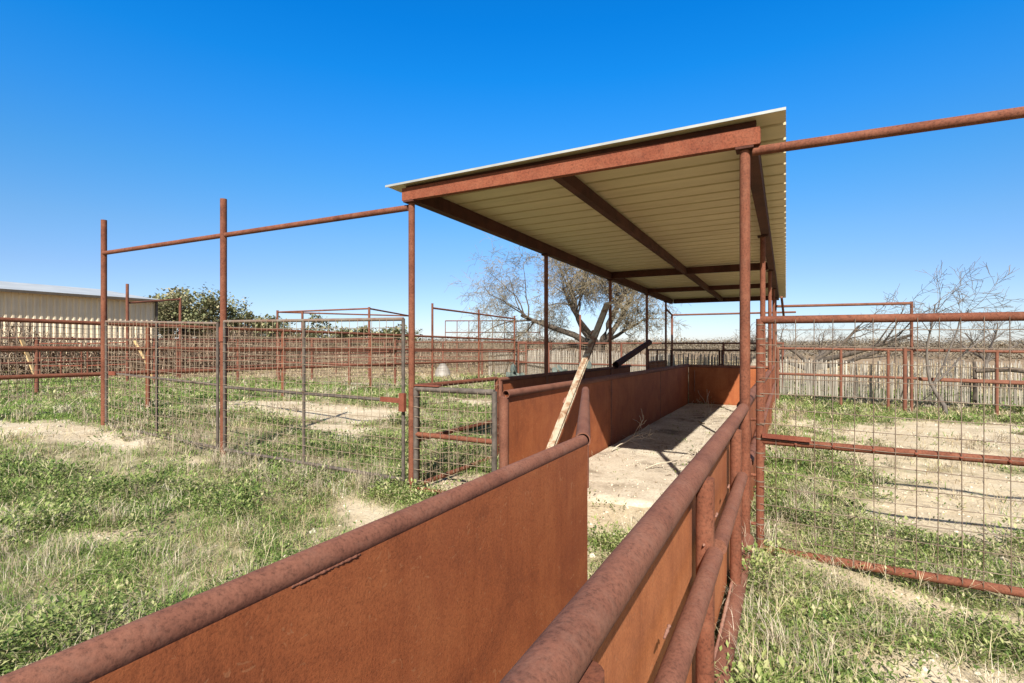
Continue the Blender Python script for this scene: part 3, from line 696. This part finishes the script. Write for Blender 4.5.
def vegetation():
    # leafy green weeds
    A = Acc()
    P, d = sample(80000, 1.6, 24, power=1.7); x, y = P[:, 0], P[:, 1]
    dens = .95 * sstep(.35, .50, fbm(x, y, 1.5) + .30 * (vnoise(x, y, .3) - .5)) * (1 - .97 * bare(x, y))
    dens = np.maximum(dens, ((x > .05) & (x < 1.5) & (y > 4.3) & (y < 7.6)) * .75 * (1 - bare(x, y)))
    dens = np.maximum(dens, ((x > -.05) & (y < 4.6)) * .95 * sstep(.30, .44, vnoise(x + 20, y + 4, .55)) * (1 - bare(x, y)))
    dens = np.maximum(dens, (x > -.85) & (x < -.3) & (y > 3.0) & (y < 4.9))
    dens *= np.where(x < -9.5, .3, 1)
    k = (rng.random(len(x)) < dens * patchy(x, y)) & ~blocked(x, y); x, y, d = x[k], y[k], d[k]
    n = 18; q = len(x); size = rng.uniform(.6, 1.35, q) * (1 + .5 * (vnoise(x, y, .7) - .4))
    ang = rng.uniform(0, 6.28, (q, n)); rad = np.sqrt(rng.random((q, n))) * .10 * size[:, None]
    px = (x[:, None] + np.cos(ang) * rad).ravel(); py = (y[:, None] + np.sin(ang) * rad).ravel()
    base = G3(px, py); base[:, 2] += (rng.random((q, n)) ** .8 * (.04 + .26 * np.clip(vnoise(x + 50, y, .42) - .38, 0, 1))[:, None] * size[:, None]).ravel()
    dd = np.repeat(d, n); s = np.repeat(size, n)
    ln = rng.uniform(.008, .021, q * n) * s * (1 + dd / 6.5)
    A.add(leaves(base, ln, ln * rng.uniform(.28, .6, q * n), ang.ravel() + rng.normal(0, .6, q * n), rng.uniform(-.1, 1.1, q * n),
                 np.repeat(rng.normal(.48, .2, q) + .3 * (vnoise(x, y, 1.2) - .5), n) + rng.normal(0, .2, q * n)))
    tag(A.build('leafy_weeds', M['weed']), kind='stuff')
    # green grass
    A = Acc()
    P, d = sample(46000, 1.6, 40, power=1.5); x, y = P[:, 0], P[:, 1]
    dens = (.5 + .5 * sstep(.38, .58, fbm(x + 40, y, 2.0))) * (1 - .985 * bare(x, y))
    dens *= np.where(x < -7, 1.0, np.where(x > 0, .6, .85)) * (1 - .97 * sstep(18, 25, d + (vnoise(x, y, 4) - .5) * 7))
    dens = np.where((x < -9.5) & (x > -19) & (y < 14), np.maximum(dens, .9 * (1 - bare(x, y))), dens)
    k = (rng.random(len(x)) < dens * patchy(x, y)) & ~blocked(x, y); x, y, d = x[k], y[k], d[k]
    n = 13; q = len(x); dd = np.repeat(d, n); sp = .05 + .006 * dd
    px = np.repeat(x, n) + rng.normal(0, 1, q * n) * sp; py = np.repeat(y, n) + rng.normal(0, 1, q * n) * sp
    h = rng.uniform(.03, .10, q * n) * (1 + .4 * np.repeat(vnoise(x, y, 1.5), n)) * (1 + dd * .012)
    A.add(blades(G3(px, py), h, np.maximum(.0032, dd * .0008) * rng.uniform(.7, 1.3, q * n), rng.uniform(0, 6.28, q * n), rng.uniform(.3, 1.7, q * n),
                 np.repeat(rng.normal(.42, .22, q), n) + rng.normal(0, .15, q * n)))
    tag(A.build('green_grass', M['greengrass']), kind='stuff')
    # dry grass, short and long
    A = Acc()
    P, d = sample(56000, 1.5, 60, power=1.8); x, y = P[:, 0], P[:, 1]
    dens = (.08 + .42 * sstep(.48, .64, fbm(x - 70, y + 20, 2.2))) * (1 - .93 * bare(x, y))
    dens *= np.where(d < 9, np.where((x > 0) & (y < 4.6), .3, .5), 1)
    dens = np.where((x < -9.5) & (x > -18) & (y < 13), dens * .2, dens)
    dens = np.where((y > 13.5) | (x > 1.6), np.maximum(dens, .55 * (1 - .9 * bare(x, y))), dens)
    k = (rng.random(len(x)) < dens * patchy(x, y)) & ~blocked(x, y); x, y, d = x[k], y[k], d[k]
    n = 14; q = len(x); dd = np.repeat(d, n); sp = .05 + .006 * dd
    px = np.repeat(x, n) + rng.normal(0, 1, q * n) * sp; py = np.repeat(y, n) + rng.normal(0, 1, q * n) * sp
    H = rng.uniform(.04, .15, q) * (1 + 1.0 * (rng.random(q) < .15))
    h = np.repeat(H, n) * rng.uniform(.5, 1.2, q * n)
    A.add(blades(G3(px, py), h, np.maximum(.0022, dd * .00062) * rng.uniform(.7, 1.3, q * n), rng.uniform(0, 6.28, q * n), rng.uniform(.4, 2.0, q * n),
                 np.repeat(rng.normal(.5, .22, q), n) + rng.normal(0, .15, q * n)))
    tag(A.build('dry_grass', M['drygrass']), kind='stuff')
    # dead grey stalks, thickest along the gates and posts
    A = Acc()
    P, d = sample(18000, 1.6, 26, power=1.5); x, y = P[:, 0], P[:, 1]
    line = np.exp(-((y - 3.9) / .55) ** 2) * (x < -3.6) * (x > -11)
    line = np.maximum(line, np.exp(-((y - 3.75) / .40) ** 2 - ((x - .0) / .35) ** 2) * .7)
    line = np.maximum(line, np.exp(-((x - .15) / .4) ** 2) * (y > 4) * (y < 14) * .5)
    line = np.maximum(line, np.exp(-((x + 2.6) / 1.0) ** 2 - ((y - 5.2) / .8) ** 2) * .25)
    line = np.maximum(line, np.exp(-((x + 10.8) / .4) ** 2) * .4)
    dens = np.maximum(line * .5, .08 + .28 * sstep(.5, .68, fbm(x + 11, y - 31, 1.6))) * (1 - .75 * bare(x, y))
    k = (rng.random(len(x)) < dens * patchy(x, y)) & ~blocked(x, y); x, y, d, line = x[k], y[k], d[k], line[k]
    n = 9; q = len(x); dd = np.repeat(d, n)
    px = np.repeat(x, n) + rng.normal(0, .045, q * n); py = np.repeat(y, n) + rng.normal(0, .045, q * n)
    H = rng.uniform(.08, .22, q) * (1 + .7 * line)
    b = G3(px, py); h = np.repeat(H, n) * rng.uniform(.3, 1.1, q * n); az = rng.uniform(0, 6.28, q * n); le = rng.uniform(0, 1.5, q * n)
    wd = np.maximum(.0026, dd * .0006); tn = np.repeat(rng.normal(.5, .22, q), n) + rng.normal(0, .1, q * n)
    A.add(blades(b, h, wd, az, le, tn, .1)); A.add(blades(b, h, wd, az + 1.57, le * .2, tn, .1))
    for r in range(3):      # side twigs
        f = rng.uniform(.35, .9, q * n)[:, None]
        tipd = np.stack([np.cos(az) * h * le, np.sin(az) * h * le, h * (1 - .1 * le)], 1)
        pb = b + tipd * f * np.array([.75, .75, 1])
        A.add(blades(pb, h * rng.uniform(.2, .5, q * n), wd * .7, rng.uniform(0, 6.28, q * n), rng.uniform(.4, 1.6, q * n), tn, .2))
    tag(A.build('dead_stalks', M['stalk']), kind='stuff')
    # fallen twigs and stems lying about
    P, d = sample(26000, 1.5, 18, power=1.6); x, y = P[:, 0], P[:, 1]
    k = (rng.random(len(x)) < (.25 + .6 * sstep(.45, .65, fbm(x + 5, y + 9, 1.1))) * (1 - .6 * bare(x, y))) & ~blocked(x, y); x, y, d = x[k], y[k], d[k]
    q = len(x); b = G3(x, y); b[:, 2] += rng.uniform(.01, .12, q); ln = rng.uniform(.08, .34, q); A = Acc(); az = rng.uniform(0, 6.28, q); ti = rng.normal(.12, .3, q); tn = rng.normal(.7, .25, q)
    A.add(leaves(b, ln, np.maximum(.0032, d * .0008), az, ti, tn, 0.0))
    for r in range(2):
        f = rng.uniform(.3, .8, q)[:, None]; dr = np.stack([np.cos(az) * np.cos(ti), np.sin(az) * np.cos(ti), np.sin(ti)], 1)
        A.add(leaves(b + dr * ln[:, None] * f, ln * rng.uniform(.3, .6, q), np.maximum(.0025, d * .0007), az + rng.choice([-1, 1], q) * rng.uniform(.3, .9, q), ti + rng.normal(.1, .3, q), tn, 0.0))
    tag(A.build('fallen_twigs', M['drygrass']), kind='stuff')
    # pebbles and clods
    P, d = sample(22000, 1.6, 16, power=1.2); x, y = P[:, 0], P[:, 1]
    k = (rng.random(len(x)) < .2 + .8 * bare(x, y)) & ~((x > -1.02) & (x < -.2) & (y < 2.4)); x, y = x[k], y[k]
    q = len(x); r = rng.uniform(.006, .024, q) * (1 + .8 * (rng.random(q) < .06)); c = G3(x, y)
    oc = np.array([[1, 0, 0], [0, 1, 0], [-1, 0, 0], [0, -1, 0], [0, 0, .7], [0, 0, -.5]]); tri = np.array([[0, 1, 4], [1, 2, 4], [2, 3, 4], [3, 0, 4], [1, 0, 5], [2, 1, 5], [3, 2, 5], [0, 3, 5]])
    vs = c[:, None, :] + oc[None] * r[:, None, None] * rng.uniform(.6, 1.4, (q, 6, 3))
    mp = leafmat('pebbles', [(0, (.28, .22, .15)), (.5, (.46, .39, .29)), (1, (.62, .56, .45))], 0, .9)
    o = fastmesh('pebbles', vs.reshape(-1, 3), (np.arange(q)[:, None, None] * 6 + tri[None]).reshape(-1, 3), np.repeat(rng.random(q), 6), mp); tag(o, kind='stuff')
vegetation()
def floor_litter():
    q = 2600; x = rng.uniform(-2.2, -.36, q); y = rng.uniform(4.9, 14.0, q); k = rng.random(q) < .12 + .9 * sstep(.48, .68, fbm(x, y, .9)); x, y = x[k], y[k]; q = len(x)
    b = np.stack([x, y, -0.0105 * (y - 4.15) + .053], 1); ln = rng.uniform(.03, .16, q); A = Acc()
    A.add(leaves(b, ln, rng.uniform(.004, .012, q), rng.uniform(0, 6.28, q), rng.uniform(-.02, .22, q), rng.normal(.3, .3, q), 0.0))
    tag(A.build('straw_litter', M['pile']), kind='stuff')
    q = 1500; x = rng.uniform(-2.2, -.36, q); y = rng.uniform(4.9, 14.0, q); r = rng.uniform(.005, .018, q); c = np.stack([x, y, -0.0105 * (y - 4.15) + .046], 1)
    oc = np.array([[1, 0, 0], [0, 1, 0], [-1, 0, 0], [0, -1, 0], [0, 0, .7], [0, 0, -.5]]); tri = np.array([[0, 1, 4], [1, 2, 4], [2, 3, 4], [3, 0, 4], [1, 0, 5], [2, 1, 5], [3, 2, 5], [0, 3, 5]])
    vs = c[:, None, :] + oc[None] * r[:, None, None] * rng.uniform(.6, 1.4, (q, 6, 3))
    tag(fastmesh('clods', vs.reshape(-1, 3), (np.arange(q)[:, None, None] * 6 + tri[None]).reshape(-1, 3), np.repeat(rng.random(q), 6), bpy.data.materials['pebbles']), kind='stuff')
floor_litter()

# ------------------------------------------------------------------ trees
def grow(rnd, base, segs, levels, droop=0.0):
    """levels: list of (children per parent, length factor, radius factor, spread, sides, wobble)"""
    out = [[] for _ in range(len(levels) + 1)]
    out[0] = segs
    for li, (nc, lf, rf, spread, sides, wob) in enumerate(levels):
        for (pts, rad) in out[li]:
            L = sum((pts[i + 1] - pts[i]).length for i in range(len(pts) - 1))
            for c in range(nc):
                f = rnd.uniform(.28, 1.0) if li else rnd.uniform(.55, 1.0)
                k = f * (len(pts) - 1); i = min(int(k), len(pts) - 2); p = pts[i].lerp(pts[i + 1], k - i)
                d = (pts[i + 1] - pts[i]).normalized(); r0 = (rad[i] + (rad[i + 1] - rad[i]) * (k - i)) * rf
                ax = d.cross(V((rnd.gauss(0, 1), rnd.gauss(0, 1), rnd.gauss(0, 1)))).normalized()
                nd = (Matrix.Rotation(rnd.uniform(.5, 1) * spread, 3, ax) @ d)
                ln = L * lf * rnd.uniform(.6, 1.25); m = 5 if sides > 3 else 4
                pp = [p]; rr = [r0]
                for j in range(1, m + 1):
                    nd = (nd + V((rnd.gauss(0, wob), rnd.gauss(0, wob), rnd.gauss(0, wob) - droop * (li > 0)))).normalized()
                    pp.append(pp[-1] + nd * (ln / m)); rr.append(max(.003, r0 * (1 - .78 * j / m)))
                out[li + 1].append((pp, rr))
    return out
def limb(rnd, p, dirs, lens, r0, wob=.12, taper=.55, n=6):
    pp = [V(p)]; d = V(dirs).normalized(); rr = [r0]
    for j in range(1, n + 1):
        d = (d + V((rnd.gauss(0, wob), rnd.gauss(0, wob), rnd.gauss(0, wob * .8)))).normalized()
        pp.append(pp[-1] + d * (lens / n)); rr.append(r0 * (1 - taper * j / n))
    return pp, rr
def bare_tree(name, label, loc, seed, limbs, trunk_h, trunk_r, levels, mats, lichen=0, droop=0, group=None, lean=(0, 0), minr=.004, sink=.2):
    rnd = random.Random(seed); t = thing(name, loc, label, 'tree', group); b = V(loc)
    top = b + V((lean[0], lean[1], trunk_h))
    tk = MB(); tp = [b - V((0, 0, sink)), b + V((lean[0] * .2, lean[1] * .2, trunk_h * .3)), b + V((lean[0] * .65, lean[1] * .55, trunk_h * .65)), top]
    tk.tube(tp, [trunk_r * 1.35, trunk_r * 1.05, trunk_r * .95, trunk_r * .9], 10)
    segs = [limb(rnd, top - V((0, 0, rnd.uniform(0, .3) * trunk_h)), d, L, trunk_r * rf) for d, L, rf in limbs]
    for pp, rr in segs: tk.tube(pp, rr, 8)
    lv = grow(rnd, b, segs, levels, droop)
    for pp, rr in lv[1]: tk.tube(pp, rr, 5)
    tk.build('trunk', M[mats[0]], t)
    cr = MB()
    for l in lv[2:]:
        for pp, rr in l: cr.tube(pp, [max(minr, r) for r in rr], 3)
    c = cr.build('crown', M[mats[1]], t)
    if lichen:
        pts = [p for l in lv[2:] for pp, rr in l for p in pp[1:]]
        idx = rng.choice(len(pts), min(lichen, len(pts)), replace=False); P = np.array([tuple(pts[i]) for i in idx]); q = len(P)
        P = P + rng.normal(0, .04, P.shape)
        ln = rng.uniform(.05, .15, q)
        a = leaves(P, ln, ln * .5, rng.uniform(0, 6.28, q), rng.uniform(-1, 1, q), rng.random(q)); o = fastmesh('leaf_tufts', a[0], a[1], a[2], M['lichen'], t)
    return t
LV = [(9, .62, .48, 1.0, 5, .22), (9, .52, .5, 1.1, 3, .26), (7, .55, .5, 1.15, 3, .28), (4, .65, .55, 1.1, 3, .28)]
bare_tree('bare_tree', 'big spreading bare mesquite tree with tangled tan twigs, behind the shelter', (-8.6, 25.2, g1(-8.6, 25.2)), 5,
          [((-1, -.25, .55), 4.6, .62), ((-.75, .3, .95), 4.4, .6), ((.1, -.2, 1.2), 4.4, .62), ((.8, .2, .9), 3.6, .55), ((-.3, -.5, .9), 3.8, .5), ((1, -.3, .45), 2.9, .4), ((-1.1, .1, .18), 4.4, .45)],
          1.5, .30, LV, ('bark', 'twig'), 3000, .10, lean=(.35, 0), minr=.006)
bare_tree('bare_tree', 'low dead tree with crooked broken limbs behind the pale stay fence', (0.9, 25.0, g1(.9, 25)), 21,
          [((.9, .1, .45), 3.6, .6), ((1, -.2, .2), 3.0, .5), ((-.9, 0, .25), 2.6, .5), ((.5, .3, .7), 2.6, .5), ((-.6, .2, .8), 2.2, .45)],
          .95, .2, [(5, .5, .5, 1.0, 5, .22), (5, .5, .5, 1.0, 3, .25), (4, .5, .5, 1.0, 3, .22)], ('bark', 'greytwig'), 0, 0, minr=.007)
bare_tree('bare_tree', 'thin leafless crooked sapling standing against the right pipe fence', (3.42, 15.9, g1(3.4, 15.9)), 4,
          [((-.3, 0, 1.2), 2.0, .7), ((.75, 0, .6), 1.7, .6), ((.25, .1, 1.2), 2.1, .6)],
          .75, .045, [(7, .5, .55, .8, 5, .18), (5, .5, .55, .9, 3, .2), (3, .5, .6, .9, 3, .2)], ('greytwig', 'greytwig'), 0, 0, lean=(-.32, 0), minr=.004)
for k, (x, y, s, lb) in enumerate(((-0.3, 42, 11, 'faint grey leafless tree in the field, just right of the shelter roof'), (9.6, 37, 12, 'faint grey leafless tree in the field at the right, behind the sapling'), (2.6, 52, 15, 'faint grey leafless tree in the field above the dead tree'))):
    bare_tree('bare_tree', lb, (x, y, g1(x, y)), s, [((-.5, 0, 1), 2.0, .6), ((.5, .1, 1), 1.9, .6), ((0, -.3, 1.2), 2.2, .6), ((.8, 0, .6), 1.7, .5), ((-.8, 0, .6), 1.7, .5)],
              1.0, .11, [(5, .55, .55, .9, 5, .15), (5, .55, .5, .9, 3, .18), (4, .55, .6, .9, 3, .18)], ('greytwig', 'greytwig'), 0, 0, 'faint leafless trees in the field', minr=.005)
def oak(label, x, y, h, wdt, seed, nleaf=5200, tintoff=0.0, leafsize=1.0):
    r = np.random.default_rng(seed); rnd = random.Random(seed); gz = g1(x, y)
    t = thing('oak_tree', (x, y, gz), label, 'tree', 'leafy oaks far beyond the pens')
    tk = MB(); top = V((x, y, gz + h * .3)); tk.tube([V((x, y, gz - .2)), V((x + .1, y, gz + h * .15)), top], [h * .05, h * .042, h * .04], 8)
    lobes = []
    for k in range(16):
        a = rnd.uniform(0, 6.28); rr = math.sqrt(rnd.random()) * wdt * .42
        c = V((x + math.cos(a) * rr, y + math.sin(a) * rr, gz + h * (rnd.uniform(.34, .86) - .22 * (rr / (wdt * .5)) ** 2)))
        lobes.append((c, rnd.uniform(.10, .19) * wdt))
        tk.tube([top - V((0, 0, h * .05)), top.lerp(c, .5) + V((0, 0, .2)), c], [h * .025, h * .014, h * .005], 5)
    tk.build('trunk', M['bark'], t)
    A = Acc()
    for c, R in lobes:
        n = nleaf // 24; d = r.normal(0, 1, (n, 3)); d /= np.linalg.norm(d, axis=1)[:, None]
        rad = R * (.45 + .75 * r.random(n)) * (1 + .35 * np.sin(d[:, 0] * 5 + seed) * np.sin(d[:, 1] * 6)); P = np.array(c) + d * rad[:, None] * np.array([1, 1, .72])
        ln = r.uniform(.18, .42, n) * leafsize
        A.add(leaves(P, ln, ln * .8, r.uniform(0, 6.28, n), r.uniform(-1.2, 1.2, n), r.normal(.58 + tintoff, .17, n) + rnd.uniform(-.2, .2)))
    A.build('crown', M['oakleaf'], t)
oak('small grey-green oak behind the right end of the metal building', -62, 34.5, 8.3, 8, 3, 5200)
oak('round brown-green oak, tallest beyond the fence between building and gateway post', -52.3, 30.6, 7.9, 9.5, 4, 7500, .12)
oak('olive oak just left of the tall gateway post, behind the tallest oak', -54, 35.2, 7.0, 8.0, 5, 6000, .04)
oak('oak leaning right of the tall gateway post', -50.2, 36.0, 6.0, 6.5, 6, 4200, -.08)
oak('low far oak behind the left end of the square overhead frame', -70, 54, 5.2, 6, 7, 3000, .0, 1.3)
oak('dark far oak behind the middle of the square overhead frame', -66, 56.5, 6.4, 9, 8, 4600, -.08, 1.3)
oak('far oak behind the right end of the square overhead frame', -70, 71, 5.4, 9, 9, 4000, -.02, 1.5)
oak('low wide far oak just left of the front left shelter post', -60, 70, 4.6, 10, 10, 4000, .05, 1.5)

# brush pile and thicket along the building
def brush(label, cx, cy, L, dv, H, W, seed, n=2600):
    r = np.random.default_rng(seed); A = Acc()
    u = r.uniform(-L / 2, L / 2, n); v = r.normal(0, W, n); x = cx + u * dv[0] - v * dv[1]; y = cy + u * dv[1] + v * dv[0]
    hh = H * (.4 + .8 * vnoise(x + seed * 9, y, 1.6)); z = G(x, y) + r.random(n) * hh * .8 - .05
    P = np.stack([x, y, z], 1); A.add(blades(P, r.uniform(.2, .8, n), r.uniform(.012, .035, n), r.uniform(0, 6.28, n), r.uniform(.1, 1.5, n), r.random(n)))
    m = n * 2; j = r.integers(0, n, m); P2 = P[j] + r.normal(0, .15, (m, 3)); ln = r.uniform(.05, .16, m)
    A.add(leaves(P2, ln, ln * .6, r.uniform(0, 6.28, m), r.uniform(-1, 1, m), r.random(m) * .7))
    return tag(A.build('brush_thicket', M['pile']), kind='stuff')
dv = (-.22, .975)
brush('', -29.0, 10.0, 30, (-.10, .995), 2.6, .7, 31, 15000)
brush('', -23.5, 27, 34, (.886, .465), 1.9, 1.6, 33, 9000)
brush('', -27.5, 19, 12, (-.22, .975), 2.0, .8, 32, 4500)
t = thing('plank', (-25.0, 8.9, g1(-25, 8.9)), 'yellowed plank leaning against the pipe rails at far left', 'plank')
MB().bar((-24.8, 9.05, .05), (-25.4, 8.75, 1.75), .13, .05).build('board', M['plank'], t)
t = thing('plank', (-21.7, 11.2, g1(-21, 11)), 'crooked pale plank leaning in the brush behind the left gate', 'plank')
MB().tube([(-21.5, 11.35, .1), (-21.7, 11.15, .85), (-22.05, 10.95, 1.6)], [.06, .05, .05], 6, True).build('board', M['plank'], t)
for k, (x, y) in enumerate(((-25.3, 9.3), (-24.05, 10.3))):
    t = thing('corral_panel', (x, y, g1(x, y)), ['rusty tube cattle panel behind the leaning plank at far left', 'rusty tube cattle panel leaning before the brush, right of the leaning plank'][k], 'panel', 'cattle panels by the brush')
    a = V((x, y, 0)); b = a + V((1.15, .85, 0)); mb = MB()
    for z in (.3, .62, .92, 1.2, 1.48): mb.pipe(a + V((0, 0, z)), b + V((0, 0, z + .05 * k)), .022, 8)
    mb.build('rails', M['orange'], t)
    mb = MB()
    for q in (0, .5, 1): p = a.lerp(b, q); mb.pipe(p + V((0, 0, .1)), p + V((0, 0, 1.52)), .028, 8)
    mb.build('uprights', M['farpipe'], t)

# far scrub across the horizon
def scrub():
    r = np.random.default_rng(77); A = Acc()
    for (d0, d1, n, h0, h1, s) in ((75, 150, 26000, .5, 1.7, .35), (150, 340, 60000, 2.0, 4.6, .65)):
        a = np.radians(r.uniform(-60, 60, n)) + YAW; d = r.uniform(d0, d1, n)
        x = -np.sin(a) * d; y = np.cos(a) * d; keep = vnoise(x, y, 22) > (.52 if d0 < 100 else .40); x, y, d = x[keep], y[keep], d[keep]; m = len(x)
        H = h0 + (h1 - h0) * vnoise(x + 300, y, 14) ** 1.5
        for k in range(4):
            P = np.stack([x + r.normal(0, s, m), y + r.normal(0, s, m), G(x, y) + r.random(m) * H], 1); ln = r.uniform(.4, .9, m) * s
            A.add(leaves(P, ln, ln * .8, r.uniform(0, 6.28, m), r.uniform(-1, 1, m), .25 + .5 * r.random(m) * (1 - P[:, 2] * .04)))
    tag(A.build('distant_scrub', M['scrub']), kind='stuff')
scrub()

# prickly pears
def pear(label, x, y, seed, n=14, h=1.0):
    rnd = random.Random(seed); t = thing('prickly_pear', (x, y, g1(x, y)), label, 'cactus', 'prickly pears behind the outer wall')
    mb = MB(); pads = [(V((x + rnd.uniform(-.25, .25), y + rnd.uniform(-.25, .25), g1(x, y))), 0) for _ in range(4)]; k = 0
    while k < n:
        p, lv = rnd.choice(pads); r = rnd.uniform(.12, .19); d = V((rnd.gauss(0, .5), rnd.gauss(0, .4), 1)).normalized(); c = p + d * r * .95
        if c.z > g1(x, y) + h: k += 1; continue
        a = rnd.uniform(0, 3.14); u = V((math.cos(a), math.sin(a), 0)); u = (u - d * u.dot(d)).normalized(); w = d.cross(u)
        i0 = len(mb.v); rows = []
        for j in range(7):
            th = -math.pi / 2 + math.pi * j / 6; row = len(mb.v); rows.append(row)
            for q in range(8):
                ph = 2 * math.pi * q / 8; mb.v.append(c + d * (math.sin(th) * r) + u * (math.cos(th) * math.cos(ph) * r * .8) + w * (math.cos(th) * math.sin(ph) * r * .16))
        for j in range(6):
            for q in range(8): mb.quadface([rows[j] + q, rows[j] + (q + 1) % 8, rows[j + 1] + (q + 1) % 8, rows[j + 1] + q], True)
        pads.append((c + d * r * .9, lv + 1)); k += 1
    mb.build('pads', M['pear'], t)
pear('grey-green prickly pear left of the leaning bar, behind the outer wall', -8.2, 15.6, 1, 22, .95)
pear('second prickly pear cactus, nearest the leaning bar', -7.3, 17.4, 2, 14, 1.2)
pear('prickly pear cactus under the bare tree, half hidden by the leaning bar', -6.3, 17.0, 3, 12, 1.1)

# pale tank
t = thing('stock_tank', (-14.0, 19.8, g1(-14, 19.8)), 'pale stock tank with sloped top beyond the long left fence', 'tank')
mb = MB(); c = V((-14, 19.8, g1(-14, 19.8)))
mb.tube([c + V((0, 0, -.05)), c + V((0, 0, .16)), c + V((0, 0, .2)), c + V((0, 0, .30)), c + V((0, 0, .56)), c + V((0, 0, .6))], [.36, .36, .33, .33, .15, .12], 22, True); mb.build('tank_body', M['tank'], t)
mb = MB(); mb.tube([c + V((0, 0, .6)), c + V((0, 0, .66))], [.13, .13], 16, True); mb.build('lid', M['tank'], t)

# leaning bar in the pen
t = thing('leaning_bar', (-2.03, 4.15, .02), 'long pale flaking paint steel bar leaning steeply on the pen wall', 'bar')
a = V((-2.10, 4.25, .02)); b = V((-2.14, 6.75, 2.02)); d = (b - a).normalized(); sd = V((1, 0, 0)); up = sd.cross(d).normalized()
mb = MB(); mb.bar(a, b, .010, .046, up); mb.bar(a + sd * .035 - up * .018, b + sd * .035 - up * .018, .060, .010, up); mb.bar(a + sd * .035 + up * .018, b + sd * .035 + up * .018, .060, .010, up)
mb.build('channel', M['bar'], t)
mb = MB(); p = a.lerp(b, .42); mb.bar(p - d * .04 - sd * .012, p + d * .04 - sd * .012, .02, .05, up); p = a.lerp(b, .8); mb.bar(p - d * .03 - sd * .012, p + d * .03 - sd * .012, .02, .06, up); mb.build('welded_lug', M['weld'], t)
MB().bar(b - d * .02 + up * .02 + sd * .0, b + d * .0 + up * .02 + sd * .16, .05, .012, up).build('end_plate', M['dry_branch'], t)

# dry branches on the pen floor
def branch(label, x, y, L, ang, seed, r=.012):
    rnd = random.Random(seed); z = S(y) + .06
    t = thing('dry_branch', (x, y, z), label, 'branch', 'dry branches on the pen floor')
    s = [limb(rnd, (x, y, z), (math.cos(ang), math.sin(ang), .12), L, r, .16, .7)]
    lv = grow(rnd, None, s, [(6, .5, .6, .8, 4, .2), (3, .5, .6, .8, 4, .2)])
    mb = MB()
    for l in lv:
        for pp, rr in l: mb.tube([V((p.x, p.y, max(p.z, S(p.y) + .05))) for p in pp], rr, 5)
    mb.build('stems', M['dry_branch'], t)
branch('pale forked dry branch lying at the far middle of the pen floor', -1.35, 10.3, 1.25, 2.1, 3, .016)
branch('thin dry branch leaning by the foot of the pen left wall', -2.1, 6.9, .8, 1.5, 8, .011)
branch('small twig flat on the sunny pen floor', -1.45, 6.1, .6, .6, 9, .008)

# ------------------------------------------------------------------ light, sky, camera
EL = math.radians(40.0); sun_dir = V((0.45, -1.1, 1.0)).normalized()
w = bpy.data.worlds.new('World'); SC.world = w; w.use_nodes = True
nt = w.node_tree; bg = nt.nodes['Background']; sky = nt.nodes.new('ShaderNodeTexSky'); sky.sky_type = 'NISHITA'; sky.sun_disc = False
sky.sun_elevation = math.asin(sun_dir.z); sky.sun_rotation = math.atan2(sun_dir.x, sun_dir.y)
sky.altitude = 300; sky.air_density = 1.0; sky.dust_density = 0.2; sky.ozone_density = 1.0
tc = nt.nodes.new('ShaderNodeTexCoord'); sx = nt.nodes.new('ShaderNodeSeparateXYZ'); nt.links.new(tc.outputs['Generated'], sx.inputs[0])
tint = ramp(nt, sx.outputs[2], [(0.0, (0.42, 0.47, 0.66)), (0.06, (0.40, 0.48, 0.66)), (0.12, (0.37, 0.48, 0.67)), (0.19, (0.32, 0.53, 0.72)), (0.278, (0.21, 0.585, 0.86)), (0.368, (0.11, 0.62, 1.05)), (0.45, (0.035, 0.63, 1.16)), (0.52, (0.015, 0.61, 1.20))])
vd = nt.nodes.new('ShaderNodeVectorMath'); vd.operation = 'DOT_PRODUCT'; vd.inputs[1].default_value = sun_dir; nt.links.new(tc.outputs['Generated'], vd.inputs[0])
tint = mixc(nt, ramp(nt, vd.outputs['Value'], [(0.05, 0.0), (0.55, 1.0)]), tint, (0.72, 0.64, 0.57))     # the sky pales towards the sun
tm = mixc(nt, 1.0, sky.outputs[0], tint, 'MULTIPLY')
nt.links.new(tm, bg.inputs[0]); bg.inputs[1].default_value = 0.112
l = bpy.data.lights.new('sun', 'SUN'); l.energy = 5.0; l.angle = math.radians(.53); l.color = (1.0, .955, .87)
so = bpy.data.objects.new('sun', l); COL.objects.link(so); so.location = (5, -10, 12); so.rotation_euler = (-sun_dir).to_track_quat('-Z', 'Y').to_euler()
cam = bpy.data.cameras.new('camera'); co = bpy.data.objects.new('camera', cam); COL.objects.link(co)
cam.sensor_width = 36; cam.lens = 522 * 36 / 1024; cam.shift_y = 0.0015; cam.clip_end = 6000; cam.clip_start = .02
co.location = (0, 0, 1.5); co.rotation_euler = (math.pi / 2, 0, YAW); SC.camera = co
vs = SC.view_settings; vs.view_transform = 'Standard'; vs.look = 'None'; vs.exposure = 0.9; vs.gamma = 1; vs.use_curve_mapping = False
SC.cycles.max_bounces = 8
